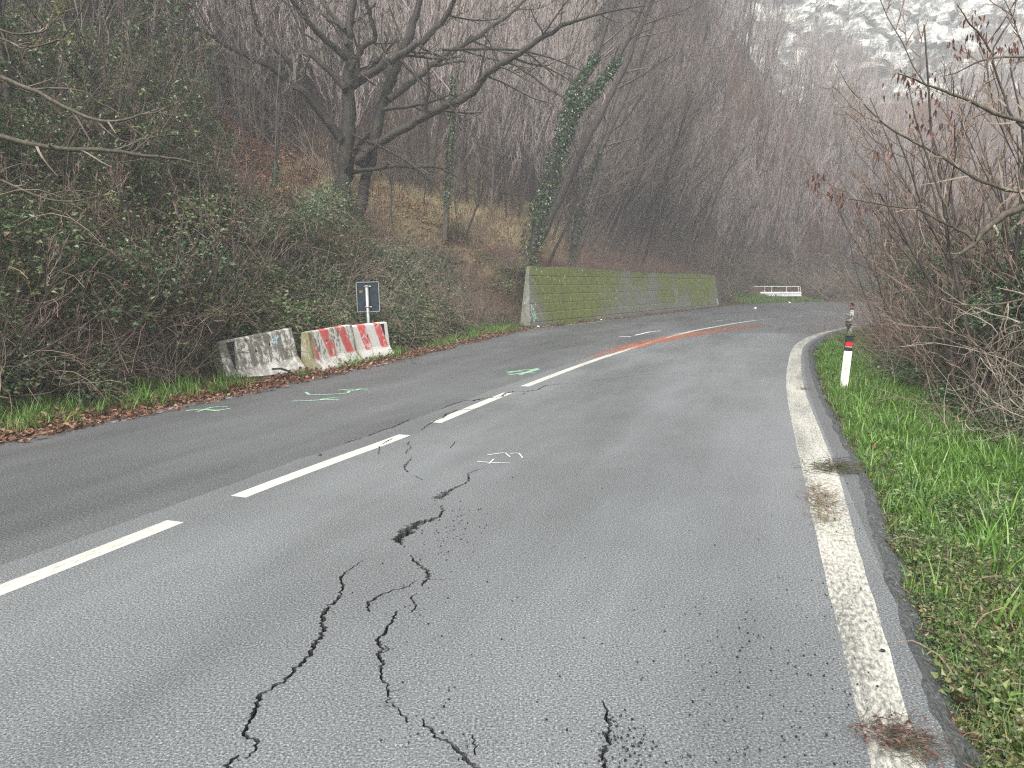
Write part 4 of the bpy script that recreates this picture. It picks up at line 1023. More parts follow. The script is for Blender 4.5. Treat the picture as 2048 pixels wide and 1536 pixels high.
def oak():
    Y = 24.0; px = Y / _F
    def L(pts, r, kY, sp=True, cnt=(11, 6, 4), kind='limb', ratio=.40):
        n = len(pts); out = [(u, v, Y + kY * i / (n - 1)) for i, (u, v) in enumerate(pts)]
        return (out, [q * px * .86 for q in r], kind, (cnt, ratio, 50, .10, .0105, .18) if sp else None)
    limbs = [
        L([(684, 462), (686, 427), (690, 342), (694, 273), (697, 212), (697, 164), (697, 102), (699, 51), (706, 0), (714, -70), (722, -150)], [22, 18, 17, 16, 15, 13, 11, 9, 8, 6, 3], .6, True, (10, 6, 4), 'trunk', .26),
        L([(716, 462), (720, 427), (731, 359), (747, 290), (761, 222), (778, 171), (791, 137), (808, 102), (826, 51), (839, 7), (850, -60), (862, -130)], [15, 13, 12, 12, 12, 11, 10, 9, 8, 7, 5, 3], 1.0, True, (10, 6, 4), 'trunk', .26),
        L([(683, 280), (649, 232), (608, 181), (577, 167), (547, 137), (513, 118), (478, 106), (437, 82), (407, 61), (362, 48), (310, 55)], [11, 9, 8, 7, 6.5, 6, 5, 4, 3.2, 2.4, 1], -2.5),
        L([(606, 176), (588, 137), (571, 113), (533, 82), (513, 58), (506, 27), (502, 0), (495, -60)], [6, 5.5, 5, 4, 3.5, 3, 2.5, 1.4], -1.0),
        L([(692, 180), (665, 150), (638, 123), (614, 103), (605, 68), (602, 34), (590, 0), (575, -60)], [9, 7, 6, 5, 4.5, 4, 3.5, 2], 2.0),
        L([(694, 118), (665, 92), (634, 65), (610, 34), (590, 10), (560, -40)], [8, 7, 6, 5, 4, 2], -1.8),
        L([(694, 90), (685, 51), (661, 41), (641, 24), (620, 0), (600, -50)], [6, 5, 4.5, 4, 3.5, 2], 1.6),
        L([(703, 172), (743, 147), (778, 123), (819, 99), (853, 75), (880, 48), (901, 20), (915, -10), (940, -60)], [11, 9, 8, 7, 6.5, 6, 5.5, 4.5, 2.5], -2.0),
        L([(700, 140), (713, 120), (730, 89), (750, 82), (747, 48), (737, 20), (730, -10), (735, -60)], [7, 6, 6, 5, 5, 4.5, 4, 2], -1.2),
        L([(712, 322), (750, 287), (791, 267), (839, 239), (884, 215), (935, 195), (962, 164), (983, 140), (1017, 123), (1051, 96), (1085, 75), (1106, 63), (1133, 48), (1174, 34), (1230, 20), (1290, 12)], [11, 10, 9.5, 9, 8.5, 8, 7, 6.5, 6, 5.5, 5, 4.5, 4, 3, 2, 1], -3.0, True, (15, 7, 4), 'limb', .24),
        L([(776, 200), (812, 174), (839, 154), (867, 123), (908, 99), (952, 79), (976, 58), (1010, 38), (1041, 10), (1075, -25)], [9, 8, 7, 6.5, 6, 5.5, 5, 4, 3, 2], 2.5),
        L([(706, 270), (754, 290), (791, 308), (832, 335), (867, 362), (890, 400)], [4, 3.6, 3.2, 2.6, 2, 1], -2.0, True, (7, 4)),
        L([(696, 346), (754, 338), (795, 331), (832, 335), (870, 331), (908, 349), (952, 383)], [5.5, 4.5, 4, 3.4, 3, 2.2, 1], -1.6, True, (8, 4)),
        L([(764, 220), (819, 212), (860, 205), (900, 190)], [5, 4, 3, 1.4], -1.0, True, (6, 4)),
        L([(803, 120), (839, 164), (890, 198), (925, 239), (959, 284), (969, 325)], [3.5, 3, 2.6, 2.2, 1.8, 1], -2.2, True, (8, 4)),
        L([(1017, 123), (1060, 150), (1100, 180), (1140, 205), (1190, 215)], [3, 2.6, 2.2, 1.6, .8], -1.5, True, (7, 4)),
        L([(884, 100), (960, 98), (1040, 100), (1110, 118), (1180, 150)], [3.2, 2.8, 2.4, 1.8, .8], 1.5, True, (8, 4)),
        L([(690, 60), (640, 0), (600, -60)], [5, 4, 2], 2.6),
    ]
    b = at(700, 462, Y); b[2] = min(b[2], gz(b[0], b[1])) 
    root, ends = traced_tree('oak_tree', 'large bare oak with two dark trunks and spreading limbs on the leafy bank', 'tree', b, limbs, None, 'bark_oak', 'twig_oak', 21)
oak()
def oak_base_growth():
    rng = np.random.default_rng(23); b = at(700, 462, 24.0); P = np.array([(b[0] + rng.normal(0, .7), b[1] - .6 + rng.normal(0, .5)) for _ in range(26)]); P = np.column_stack([P, ground_z(P)]); P[:, 2] += rng.uniform(-.1, .5, 26)
    o = scatter('oak_foot_brambles', BR, P, rots(rng, 26, .4), rng.uniform(.5, .9, 26)); tag(o, 'green bramble mound around the foot of the oak', 'brambles', kind='stuff')
oak_base_growth()

# ---------------- ivy-clad trunks
def ivy_tree(label, base, Y, stems, seed, crown=True):
    """stems: (points, radii px, depth drift, ivy from..to point index, leaves, ivy half-width px)"""
    rng = np.random.default_rng(seed); px = Y / _F; limbs = []
    for pts, r, k, *_ in stems: limbs.append(([(u, v, Y + k * i / len(pts)) for i, (u, v) in enumerate(pts)], [q * px for q in r], 'trunk', ((9, 5, 3), .26, 42, .25, .005, .55) if crown else ((5, 4), .2, 45, .2, .005, .5)))
    b = at(base[0], base[1], Y); b[2] = min(b[2], gz(b[0], b[1]) - .1)
    root, ends = traced_tree('ivy_clad_tree', label, 'tree', b, limbs, None, 'bark_dark', 'twig_grey', seed + 2)
    mb = MB()
    for pts, r, k, i0, i1, n, wd in stems:
        p = np.array([at(u, v, Y + k * i / len(pts)) for i, (u, v) in enumerate(pts)])[i0:i1] - b; m = len(p)
        for _ in range(n):
            t = rng.uniform(0, m - 1); i = min(m - 2, int(t)); c = p[i] + (p[i + 1] - p[i]) * (t - i)
            w_ = wd * px * (1.0 - .55 * (t / (m - 1)) ** 1.3) * (.75 + .5 * mnoise.noise((c[2] * 1.3, 3.3, k)))
            a = rng.normal(0, 1, 3); a[2] *= .4; a /= np.linalg.norm(a); s_ = rng.uniform(.6, 1.25)
            mb.leaf(c + a * w_ * rng.uniform(.5, 1.2), a + rng.normal(0, .5, 3) + np.array([0, 0, -.5]), a + np.array([0, 0, .4]), .10 * s_, .085 * s_, v=rng.uniform(0, 1))
    mb.obj('ivy', 'ivy', root)
ivy_tree('leaning forked tree wrapped in thick green ivy at the near end of the wall', (1046, 545), 28.0, [
    ([(1040, 560), (1058, 523), (1078, 427), (1102, 359), (1126, 284), (1140, 222), (1154, 171), (1174, 144), (1191, 113), (1210, 60), (1232, 0), (1248, -60)], [11, 10, 9, 8.5, 8, 7, 6, 5, 4.5, 4, 3, 2], .6, 0, 9, 5200, 25),
    ([(1128, 280), (1147, 232), (1174, 205), (1195, 171), (1219, 144), (1236, 118), (1262, 70), (1285, 20), (1302, -40)], [7, 6.5, 6, 5, 4, 3.5, 3, 2.4, 1.6], -.8, 0, 6, 1700, 16)], 31)
ivy_tree('dark slanting trunk with a little ivy right of the ivy-clad forked tree', (1060, 520), 29.5, [
    ([(1050, 545), (1065, 506), (1113, 410), (1154, 325), (1200, 230), (1250, 130), (1290, 40), (1320, -40)], [10, 9, 8, 7, 6, 5, 4, 2], 1.0, 0, 3, 260, 11)], 35)
ivy_tree('slim trunk with ivy on its lower half above the wall', (1140, 530), 31, [
    ([(1138, 560), (1145, 520), (1155, 440), (1172, 370), (1200, 300), (1240, 220), (1280, 130), (1310, 40)], [8, 7, 6.5, 6, 5, 4, 3, 2], 1.0, 0, 5, 1100, 13)], 37)
ivy_tree('thin upright trunk with an ivy sleeve between the oak and the wall', (893, 470), 27, [
    ([(890, 480), (893, 420), (897, 345), (902, 280), (905, 215), (908, 150), (915, 60), (920, -20)], [5, 5, 4.5, 4, 4, 3.5, 3, 2], .5, 1, 6, 900, 9)], 39)
ivy_tree('short ivy-covered stem left of the oak on the leafy bank', (545, 470), 23, [
    ([(542, 480), (545, 430), (548, 370), (553, 320), (556, 250), (560, 180)], [4, 4, 3.5, 3, 2.5, 1.5], .5, 0, 4, 420, 9)], 41, False)

# ---------------- individual bare trees, copied with their parts
def tree_proto(kind, bark, twig, tree, leafm=None, leafspec=None, seed=0):
    tr, cr, ends = tree; parts = [('trunk', tr.mesh('trunk', bark, True)), ('crown', cr.mesh('crown', twig))]
    if leafm:
        rng = np.random.default_rng(seed); lv = MB(); leaves_on(lv, rng, ends, *leafspec); parts.append(('foliage', lv.mesh('foliage', leafm)))
    return (kind, parts)
def place(pro, P, rz, s, label, cat, group, tilt=(0, 0), sub=None):
    name, parts = pro; o = empty(name, (P[0], P[1], P[2] - .06)); o.rotation_euler = (tilt[0], tilt[1], rz); o.scale = (s, s, s)
    tag(o, label, cat, group)
    for nm, me in parts:
        c = bpy.data.objects.new(nm, me); COL.objects.link(c); c.parent = o
    return o
SAP = [tree_proto('bare_sapling', 'bark_dark', 'twig_grey', gen_tree(200 + k, 5.5 + k * .5, .035 + .006 * k, (.05, 0), 13, .2, 34, .40, (5, 3), .5, .0045)) for k in range(4)]
LEAN = [tree_proto('leaning_tree', 'bark_dark', 'twig_grey', gen_tree(210 + k, 7.5 + k * .5, .06 + .01 * k, (.10, 0), 16, .22, 32, .42, (6, 4), .35, .005)) for k in range(4)]
GREEN = [tree_proto('evergreen_shrub', 'bark_dark', 'twig_brown', gen_tree(220 + k, 3.2 + .5 * k, .028, (0, 0), 22, .12, 42, .36, (5, 3), .25, .004, stems=2), 'bramble', (2.2, .075, .042, .03), 5 + k) for k in range(3)]
BUSH = [tree_proto('bare_bush', 'bark_dark', 'twig_brown', gen_tree(230 + k, 3.0 + .4 * k, .022, (0, 0), 24, .10, 32, .42, (5, 4), .35, .0055, .07, 5, 5)) for k in range(4)]
WOODP = []
for k in range(5):
    tr, cr, _e = gen_tree(240 + k, 8.5 + .6 * k, .07, (.05, 0), 16, .18, 28, .36, (8, 6), 1.0, .009 if k < 3 else .008)
    mat = 'twig_pink' if k < 3 else 'twig_wood'
    WOODP.append(('x', tr, cr, mat))
def merge_proto(tr, cr, mat, name='wood_tree'):
    mb = MB()
    for src in (cr, tr):
        off = mb.n; mb.V += src.V; mb.A += src.A; mb.Q += [q + off for q in src.Q]; mb.T += [t + off for t in src.T]; mb.n += src.n
    o = proto(mb, name, mat); o.data.materials.append(M['bark_dark'])
    nc = sum(len(q) for q in cr.Q); n = len(o.data.polygons); o.data.polygons.foreach_set('material_index', (np.arange(n) >= nc).astype(np.int32)); return o
WOOD = [merge_proto(a, b, m) for _x, a, b, m in WOODP]

def where(p, cuts, words, axis='u'):
    q = in_view(np.array([p]))[0][0] if axis == 'u' else p[1]
    return words[int(np.searchsorted(cuts, q))]
def plant_trees():
    rng = np.random.default_rng(51)
    # around the oak
    P = sample(rng, 42, (-14, 8, 20, 40), lambda P, dl, dr, u, v: (dl > 3.2) & (u > 430) & (u < 1060) & ((P[:, 0] + 5.2) ** 2 + (P[:, 1] - 24) ** 2 > 2) & ~((u > 560) & (u < 840) & (P[:, 1] < 26.5)))
    for i, p in enumerate(P): place(SAP[i % 4], p, rng.uniform(0, 6.28), rng.uniform(.55, 1.15), where(p, [690, 860], ['slender bare sapling on the leafy bank left of the oak', 'slender bare sapling on the slope just behind the oak', 'slender bare sapling in the dry grass between oak and wall'], 'u'), 'tree', where(p, [690, 860], ['saplings left of the oak', 'saplings behind the oak', 'saplings between oak and wall'], 'u'), (rng.normal(0, .06), rng.normal(.03, .06)))
    # above the wall: leaning out to the right
    P = sample(rng, 66, (0, 22, 27, 56), lambda P, dl, dr, u, v: (dl > 1.5) & (dl < 8) & (u > 1060) & (u < 1500) & (P[:, 1] > 27) & ((u < 1330) | (rng.uniform(0, 1, len(P)) < .45)))
    for i, p in enumerate(P): place(LEAN[i % 4], p, rng.uniform(-.5, .5), rng.uniform(.7, 1.25), where(p, [31, 38, 45], ['slim bare tree leaning out above the near end of the mossy wall', 'slim bare tree leaning out above the near half of the mossy wall', 'slim bare tree leaning out above the far half of the mossy wall', 'slim bare tree leaning over the road past the end of the wall'], 'y'), 'tree', where(p, [31, 38, 45], ['trees above the near end of the wall', 'trees above the near half of the wall', 'trees above the far half of the wall', 'trees past the end of the wall'], 'y'), (rng.normal(.0, .08), rng.normal(.26, .09)))
    # thin trunks on the slope at the left
    P = sample(rng, 40, (-24, -3, 11, 30), lambda P, dl, dr, u, v: (dl > 2.5) & (u < 560) & (P[:, 1] > 11) & ((u < 440) | (P[:, 1] > 27)))
    for i, p in enumerate(P): place((SAP + LEAN)[i % 8], p, rng.uniform(0, 6.28), rng.uniform(.6, 1.1), where(p, [130, 300], ['thin bare tree at the left edge behind the overhanging branches', 'thin bare tree rising from brambles above the left grass verge', 'thin bare tree on the slope above the barriers, left of the oak'], 'u'), 'tree', where(p, [130, 300], ['thin trees at the left edge', 'thin trees above the left verge', 'thin trees above the barriers'], 'u'), (rng.normal(0, .1), rng.normal(.03, .1)))
    P = sample(rng, 40, (-20, -3, 10, 27), lambda P, dl, dr, u, v: (dl > 1.8) & (u > -60) & (u < 440) & ((u < 330) | (P[:, 1] < 18)))
    for i, p in enumerate(P): place(GREEN[i % 3], p, rng.uniform(0, 6.28), rng.uniform(.7, 1.3), where(p, [120, 270], ['leafy evergreen shrub at the left edge behind overhanging branches', 'leafy evergreen shrub among bare stems above the left grass verge', 'leafy evergreen shrub on the slope above the bare grey barrier'], 'u'), 'shrub', where(p, [120, 270], ['evergreen shrubs at the left edge', 'evergreen shrubs above the left verge', 'evergreen shrubs above the grey barrier'], 'u'), (rng.normal(0, .1), rng.normal(0, .1)))
    P = sample(rng, 24, (-14, -3, 7, 16), lambda P, dl, dr, u, v: (dl > 1.3) & (dl < 5.5) & (u < 430))
    for i, p in enumerate(P): place(BUSH[i % 4], p, rng.uniform(0, 6.28), rng.uniform(.5, 1.05), where(p, [120, 270], ['brown leafless bush at the left edge just above the verge', 'brown leafless bush in the thicket midway to the barriers', 'brown leafless bush in the thicket just left of the barriers'], 'u'), 'bush', where(p, [120, 270], ['bushes at the left edge', 'bushes midway to the barriers', 'bushes just left of the barriers'], 'u'), (rng.normal(0, .2), rng.normal(.12, .2)))
    # right-hand thicket
    P = sample(rng, 52, (3, 22, 7, 30), lambda P, dl, dr, u, v: (dr > 1.7) & (dr < 5.5) & (u > 1690))
    for i, p in enumerate(P): place(BUSH[i % 4], p, rng.uniform(0, 6.28), rng.uniform(.95, 1.65), where(p, [11, 16, 22], ['brown leafless bush at the right edge nearest the bright grass', 'brown leafless bush in the thicket right of the near delineator post', 'brown leafless bush between the two delineator posts at the right', 'brown leafless bush in the thicket beside the far delineator post'], 'y'), 'bush', where(p, [11, 16, 22], ['bushes nearest the bright grass', 'bushes right of the near post', 'bushes between the two posts', 'bushes beside the far post'], 'y'), (rng.normal(0, .15), rng.normal(-.06, .15)))
    P = sample(rng, 20, (4, 20, 8, 26), lambda P, dl, dr, u, v: (dr > 2.0) & (dr < 5.5) & (u > 1700))
    for i, p in enumerate(P): place(GREEN[i % 3], p, rng.uniform(0, 6.28), rng.uniform(.6, 1.0), where(p, [14], ['leafy evergreen shrub in the right thicket beside the near post', 'leafy evergreen shrub in the right thicket towards the far post'], 'y'), 'shrub', where(p, [14], ['evergreen shrubs beside the near post', 'evergreen shrubs towards the far post'], 'y'), (rng.normal(0, .1), rng.normal(0, .1)))
plant_trees()

# ---------------- near trees whose branches reach into the picture
def near_left_tree():
    Y = 9.0; px = Y / _F
    def L(pts, r, k, cnt=(7, 4), ratio=.22):
        n = len(pts); return ([(u, v, Y + k * i / (n - 1)) for i, (u, v) in enumerate(pts)], [q * px * .85 for q in r], 'limb', (cnt, ratio, 45, .25, .0022, .25))
    limbs = [([(-260, 900, Y), (-250, 500, Y), (-230, 100, Y + .1), (-200, -200, Y + .3)], [.13, .11, .09, .06], 'trunk', None),
        L([(-235, 60), (-100, 115), (0, 155), (68, 181), (137, 219), (185, 239), (222, 244), (260, 237), (287, 227), (311, 226), (340, 212)], [9, 7, 5.5, 5, 4.2, 3.6, 3, 2.4, 2, 1.5, .8], -.4, (10, 4), .16),
        L([(68, 180), (99, 176), (144, 178), (174, 185), (191, 202), (232, 222), (253, 236), (275, 262)], [2.8, 2.6, 2.4, 2, 1.8, 1.5, 1.2, .6], .3),
        L([(-245, 240), (-100, 250), (0, 270), (68, 290), (137, 299), (219, 301), (308, 313), (369, 320), (417, 332)], [9, 8, 6.5, 6, 5.5, 4.6, 3.6, 2.4, 1], -.5, (9, 4), .16),
        L([(250, 303), (262, 298), (270, 284), (308, 273), (342, 270), (388, 268)], [2.6, 2.4, 2, 1.8, 1.4, .7], .2),
        L([(133, 297), (147, 270), (161, 251), (166, 235)], [3, 2.4, 1.6, .8], -.2, (3,), .3),
        L([(170, 302), (190, 318), (240, 325), (290, 318)], [2, 1.6, 1.3, .6], .2, (4,), .3),
        L([(-245, 280), (-80, 330), (0, 359), (51, 383), (96, 400), (150, 405), (191, 393), (239, 386), (267, 376)], [6, 4, 3, 2.8, 2.5, 2.1, 1.6, 1.2, .6], -.2, (8, 4), .16),
        L([(-210, -60), (-60, 30), (20, 70), (88, 65), (110, 40), (133, 17), (120, -10)], [6, 4, 2.6, 2, 1.8, 1.5, 1], .3, (9, 5), .2),
        L([(-215, -40), (-40, 60), (60, 100), (130, 75), (170, 10), (180, -40)], [5, 3, 2.2, 1.8, 1.4, .8], -.3, (9, 5), .2)]
    b = at(-260, 900, Y); b[2] = gz(b[0], b[1]) - .2
    root, ends = traced_tree('overhanging_tree', 'mossy bare branches reaching in from the left edge of the picture', 'tree', b, limbs, None, 'twig_mossy', 'twig_grey', 61)
    rng = np.random.default_rng(62); mb = MB(); sel = [e for e in ends if rng.uniform() < .20]; leaves_on(mb, rng, sel, 3, .075, .035, .02, .5, 1)
    mb.obj('foliage', 'bramble_light', root)
near_left_tree()
def near_right_tree():
    Y = 7.5; px = Y / _F; rng = np.random.default_rng(66)
    def L(pts, r, k, cnt=(8, 5), ratio=.2):
        n = len(pts); return ([(u, v, Y + k * i / (n - 1)) for i, (u, v) in enumerate(pts)], [q * px for q in r], 'limb', (cnt, ratio, 42, .35, .0026, .2))
    limbs = [([(2300, 950, Y), (2290, 700, Y), (2270, 350, Y + .1), (2240, 0, Y + .2), (2220, -300, Y + .3)], [.12, .10, .085, .07, .04], 'trunk', None),
        L([(2275, 330), (2150, 370), (2048, 412), (1990, 440), (1945, 490), (1905, 518)], [10, 8.5, 7.5, 6.5, 5, 2], -.5, (5, 4), .2),
        L([(1950, 484), (1935, 469), (1903, 453), (1877, 441), (1841, 420), (1782, 412), (1740, 405), (1700, 398), (1665, 388)], [4, 3.6, 3.2, 2.8, 2.4, 2, 1.6, 1.2, .7], .6, (12, 4), .16),
        L([(1903, 453), (1893, 410), (1877, 384), (1847, 293), (1828, 228), (1815, 160)], [3, 2.6, 2.3, 1.8, 1.3, .6], .4),
        L([(2270, 260), (2150, 262), (2048, 244), (1991, 228), (1939, 202), (1880, 179), (1844, 166), (1815, 153), (1795, 148)], [5, 4.4, 3.8, 3.2, 2.8, 2.2, 1.8, 1.3, .7], -.2, (12, 5), .17),
        L([(2255, 140), (2150, 118), (2048, 114), (1991, 114), (1952, 124), (1913, 147), (1880, 153)], [4, 3, 2.4, 2, 1.7, 1.3, .6], .3),
        L([(2260, 330), (2120, 300), (2023, 241), (2010, 195), (1994, 156), (1981, 104), (2005, 65), (2027, 33), (2035, -20)], [4, 3.4, 2.8, 2.5, 2.2, 1.9, 1.6, 1.2, .7], .4),
        L([(1981, 104), (1958, 65), (1939, 49), (1926, 26), (1914, 10)], [2, 1.7, 1.4, 1.1, .6], -.2, (8, 4), .25),
        L([(2280, 430), (2150, 405), (2048, 387), (1984, 371), (1939, 352), (1883, 313), (1828, 283), (1776, 257), (1730, 212), (1698, 176), (1670, 127)], [5, 4.4, 4, 3.6, 3.2, 2.7, 2.2, 1.8, 1.4, 1, .5], .8, (14, 5), .17),
        L([(2285, 560), (2150, 570), (2060, 595), (1990, 610), (1920, 612), (1880, 600)], [4, 3, 2.4, 2, 1.5, .7], -.6, (9, 4), .2),
        L([(2290, 640), (2140, 650), (2050, 640), (1990, 670), (1955, 720), (1950, 770)], [4, 3, 2.2, 1.8, 1.3, .6], -.9, (9, 4), .24),
        L([(2290, 720), (2160, 700), (2060, 690), (2000, 705), (1940, 690), (1905, 660)], [4, 3, 2.2, 1.7, 1.2, .6], -1.0, (9, 4), .24),
        L([(2290, 800), (2170, 790), (2080, 780), (2010, 800), (1960, 790), (1925, 760)], [4, 3, 2.2, 1.7, 1.2, .6], -1.3, (9, 4), .24),
        L([(2290, 840), (2180, 850), (2090, 850), (2020, 860), (1960, 835), (1930, 800)], [4, 3, 2.2, 1.7, 1.2, .6], -1.5, (9, 4), .24)]
    b = at(2300, 950, Y); b[2] = gz(b[0], b[1]) - .2
    root, ends = traced_tree('seed_pod_tree', 'bare branches with hanging brown seed pods reaching in from the right edge', 'tree', b, limbs, None, 'twig_mossy', 'twig_pale', 67)
    PM = []
    for k in range(4):
        q = MB()
        for m_ in range(2): q.leaf(np.zeros(3), np.array([.12 * m_, .05, -1]), np.array([math.cos(k + m_ * 1.6), math.sin(k + m_ * 1.6), .1]), .075, .02, v=k / 4 + .1, fold=.35)
        PM.append(q.mesh('seed_pod', 'pod'))
    anchors = [(1800, 150), (1815, 165), (1845, 150), (1850, 180), (1870, 190), (1955, 30), (1945, 50), (1915, 90), (1935, 105), (1950, 70), (1670, 385), (1700, 398), (1740, 408), (1630, 355), (1990, 100), (1830, 235), (1845, 255), (1800, 190), (2030, 90), (2040, 110), (1770, 300), (1880, 230)]
    for (u, v) in anchors:
        for k in range(rng.integers(5, 13)):
            p = at(u + rng.normal(0, 16), v + rng.normal(0, 9), Y + rng.normal(0, .12)) - b
            o = bpy.data.objects.new('seed_pod', PM[rng.integers(0, 4)]); COL.objects.link(o); o.parent = root; o.location = p
            o.rotation_euler = (rng.normal(0, .25), rng.normal(0, .25), rng.uniform(0, 6.28)); o.scale = [rng.uniform(.7, 1.3)] * 3
near_right_tree()

# ---------------- the wood on the hillside (one mass)
def woodland():
    rng = np.random.default_rng(61); out = []
    while sum(map(len, out)) < 2700:
        n = 4000; a = rng.uniform(R(-42), R(42), n); r = 28 * (185 / 28) ** rng.uniform(0, 1, n) ** .85
        P = np.column_stack([r * np.sin(a), r * np.cos(a)]); dl, _ = pdist(P, LEFT_C)
        dens = np.where((P[:, 0] < 0) & (P[:, 1] < 40) & (P[:, 0] > -9), .25, 1)
        k = (dl > 5.5) & (rng.uniform(0, 1, n) < dens) & (r < 150); P = P[k]; P = np.column_stack([P, ground_z(P)]); u, v, ok = in_view(P, 260)
        aa = a[k]; lim = 126 + 13 * smooth01(u, 1560, 1680) + 9 * np.sin(aa * 23) + 6 * np.sin(aa * 61 + 1) + rng.normal(0, 5, len(aa)); ok &= ~((u > 1400) & (r[k] > lim)); out.append(P[ok])
    P = np.vstack(out)[:2700]; n = len(P); P[:, 2] -= .1
    az = np.degrees(np.arctan2(P[:, 0], P[:, 1])); dist = np.hypot(P[:, 0], P[:, 1])
    pink = rng.uniform(0, 1, n) < np.clip(.30 + (az + 12) / 40, .2, .9)
    idx = np.where(pink, rng.integers(0, 3, n), rng.integers(3, 5, n))
    rt = np.column_stack([rng.normal(0, .07, n), rng.normal(.10, .09, n) * (az > -8), rng.uniform(-.6, .6, n)])
    o = scatter('woodland', WOOD, P, rt, rng.uniform(.7, 1.25, n), idx); tag(o, 'misty mass of bare winter trees covering the hillside', 'woodland', kind='stuff')
    # bushes on the lower ledges of the cliff
    cv = np.empty(len(bpy.data.objects['cliff'].data.vertices) * 3); bpy.data.objects['cliff'].data.vertices.foreach_get('co', cv); cv = cv.reshape(-1, 3)
    uu, vv, okc = in_view(cv, 60); kk = np.where(okc & (rng.uniform(0, 1, len(cv)) < np.clip((cv[:, 2] - 60) / -34, 0, 1) * np.where(uu < 1640, .10, .03)))[0]; kk = rng.choice(kk, min(len(kk), 420), False); Q = cv[kk]
    o = scatter('cliff_bushes', TG + BR[:3], Q, rots(rng, len(Q), .3), rng.uniform(1.5, 4.0, len(Q))); tag(o, 'grey green bushes growing on the ledges of the cliff', 'bushes', kind='stuff')
    # low scrub between the trunks
    k = rng.uniform(0, 1, n) < .3; Q = P[k] + np.column_stack([rng.normal(0, 1.2, k.sum()), rng.normal(0, 1.2, k.sum()), np.zeros(k.sum())]); dl, _ = pdist(Q, LEFT_C); Q = Q[dl > 3]; Q[:, 2] = ground_z(Q)
    o = scatter('scrub', TG, Q, rots(rng, len(Q)), rng.uniform(1.2, 2.4, len(Q))); tag(o, 'brown leafless scrub between the trunks on the hillside', 'scrub', kind='stuff')
woodland()

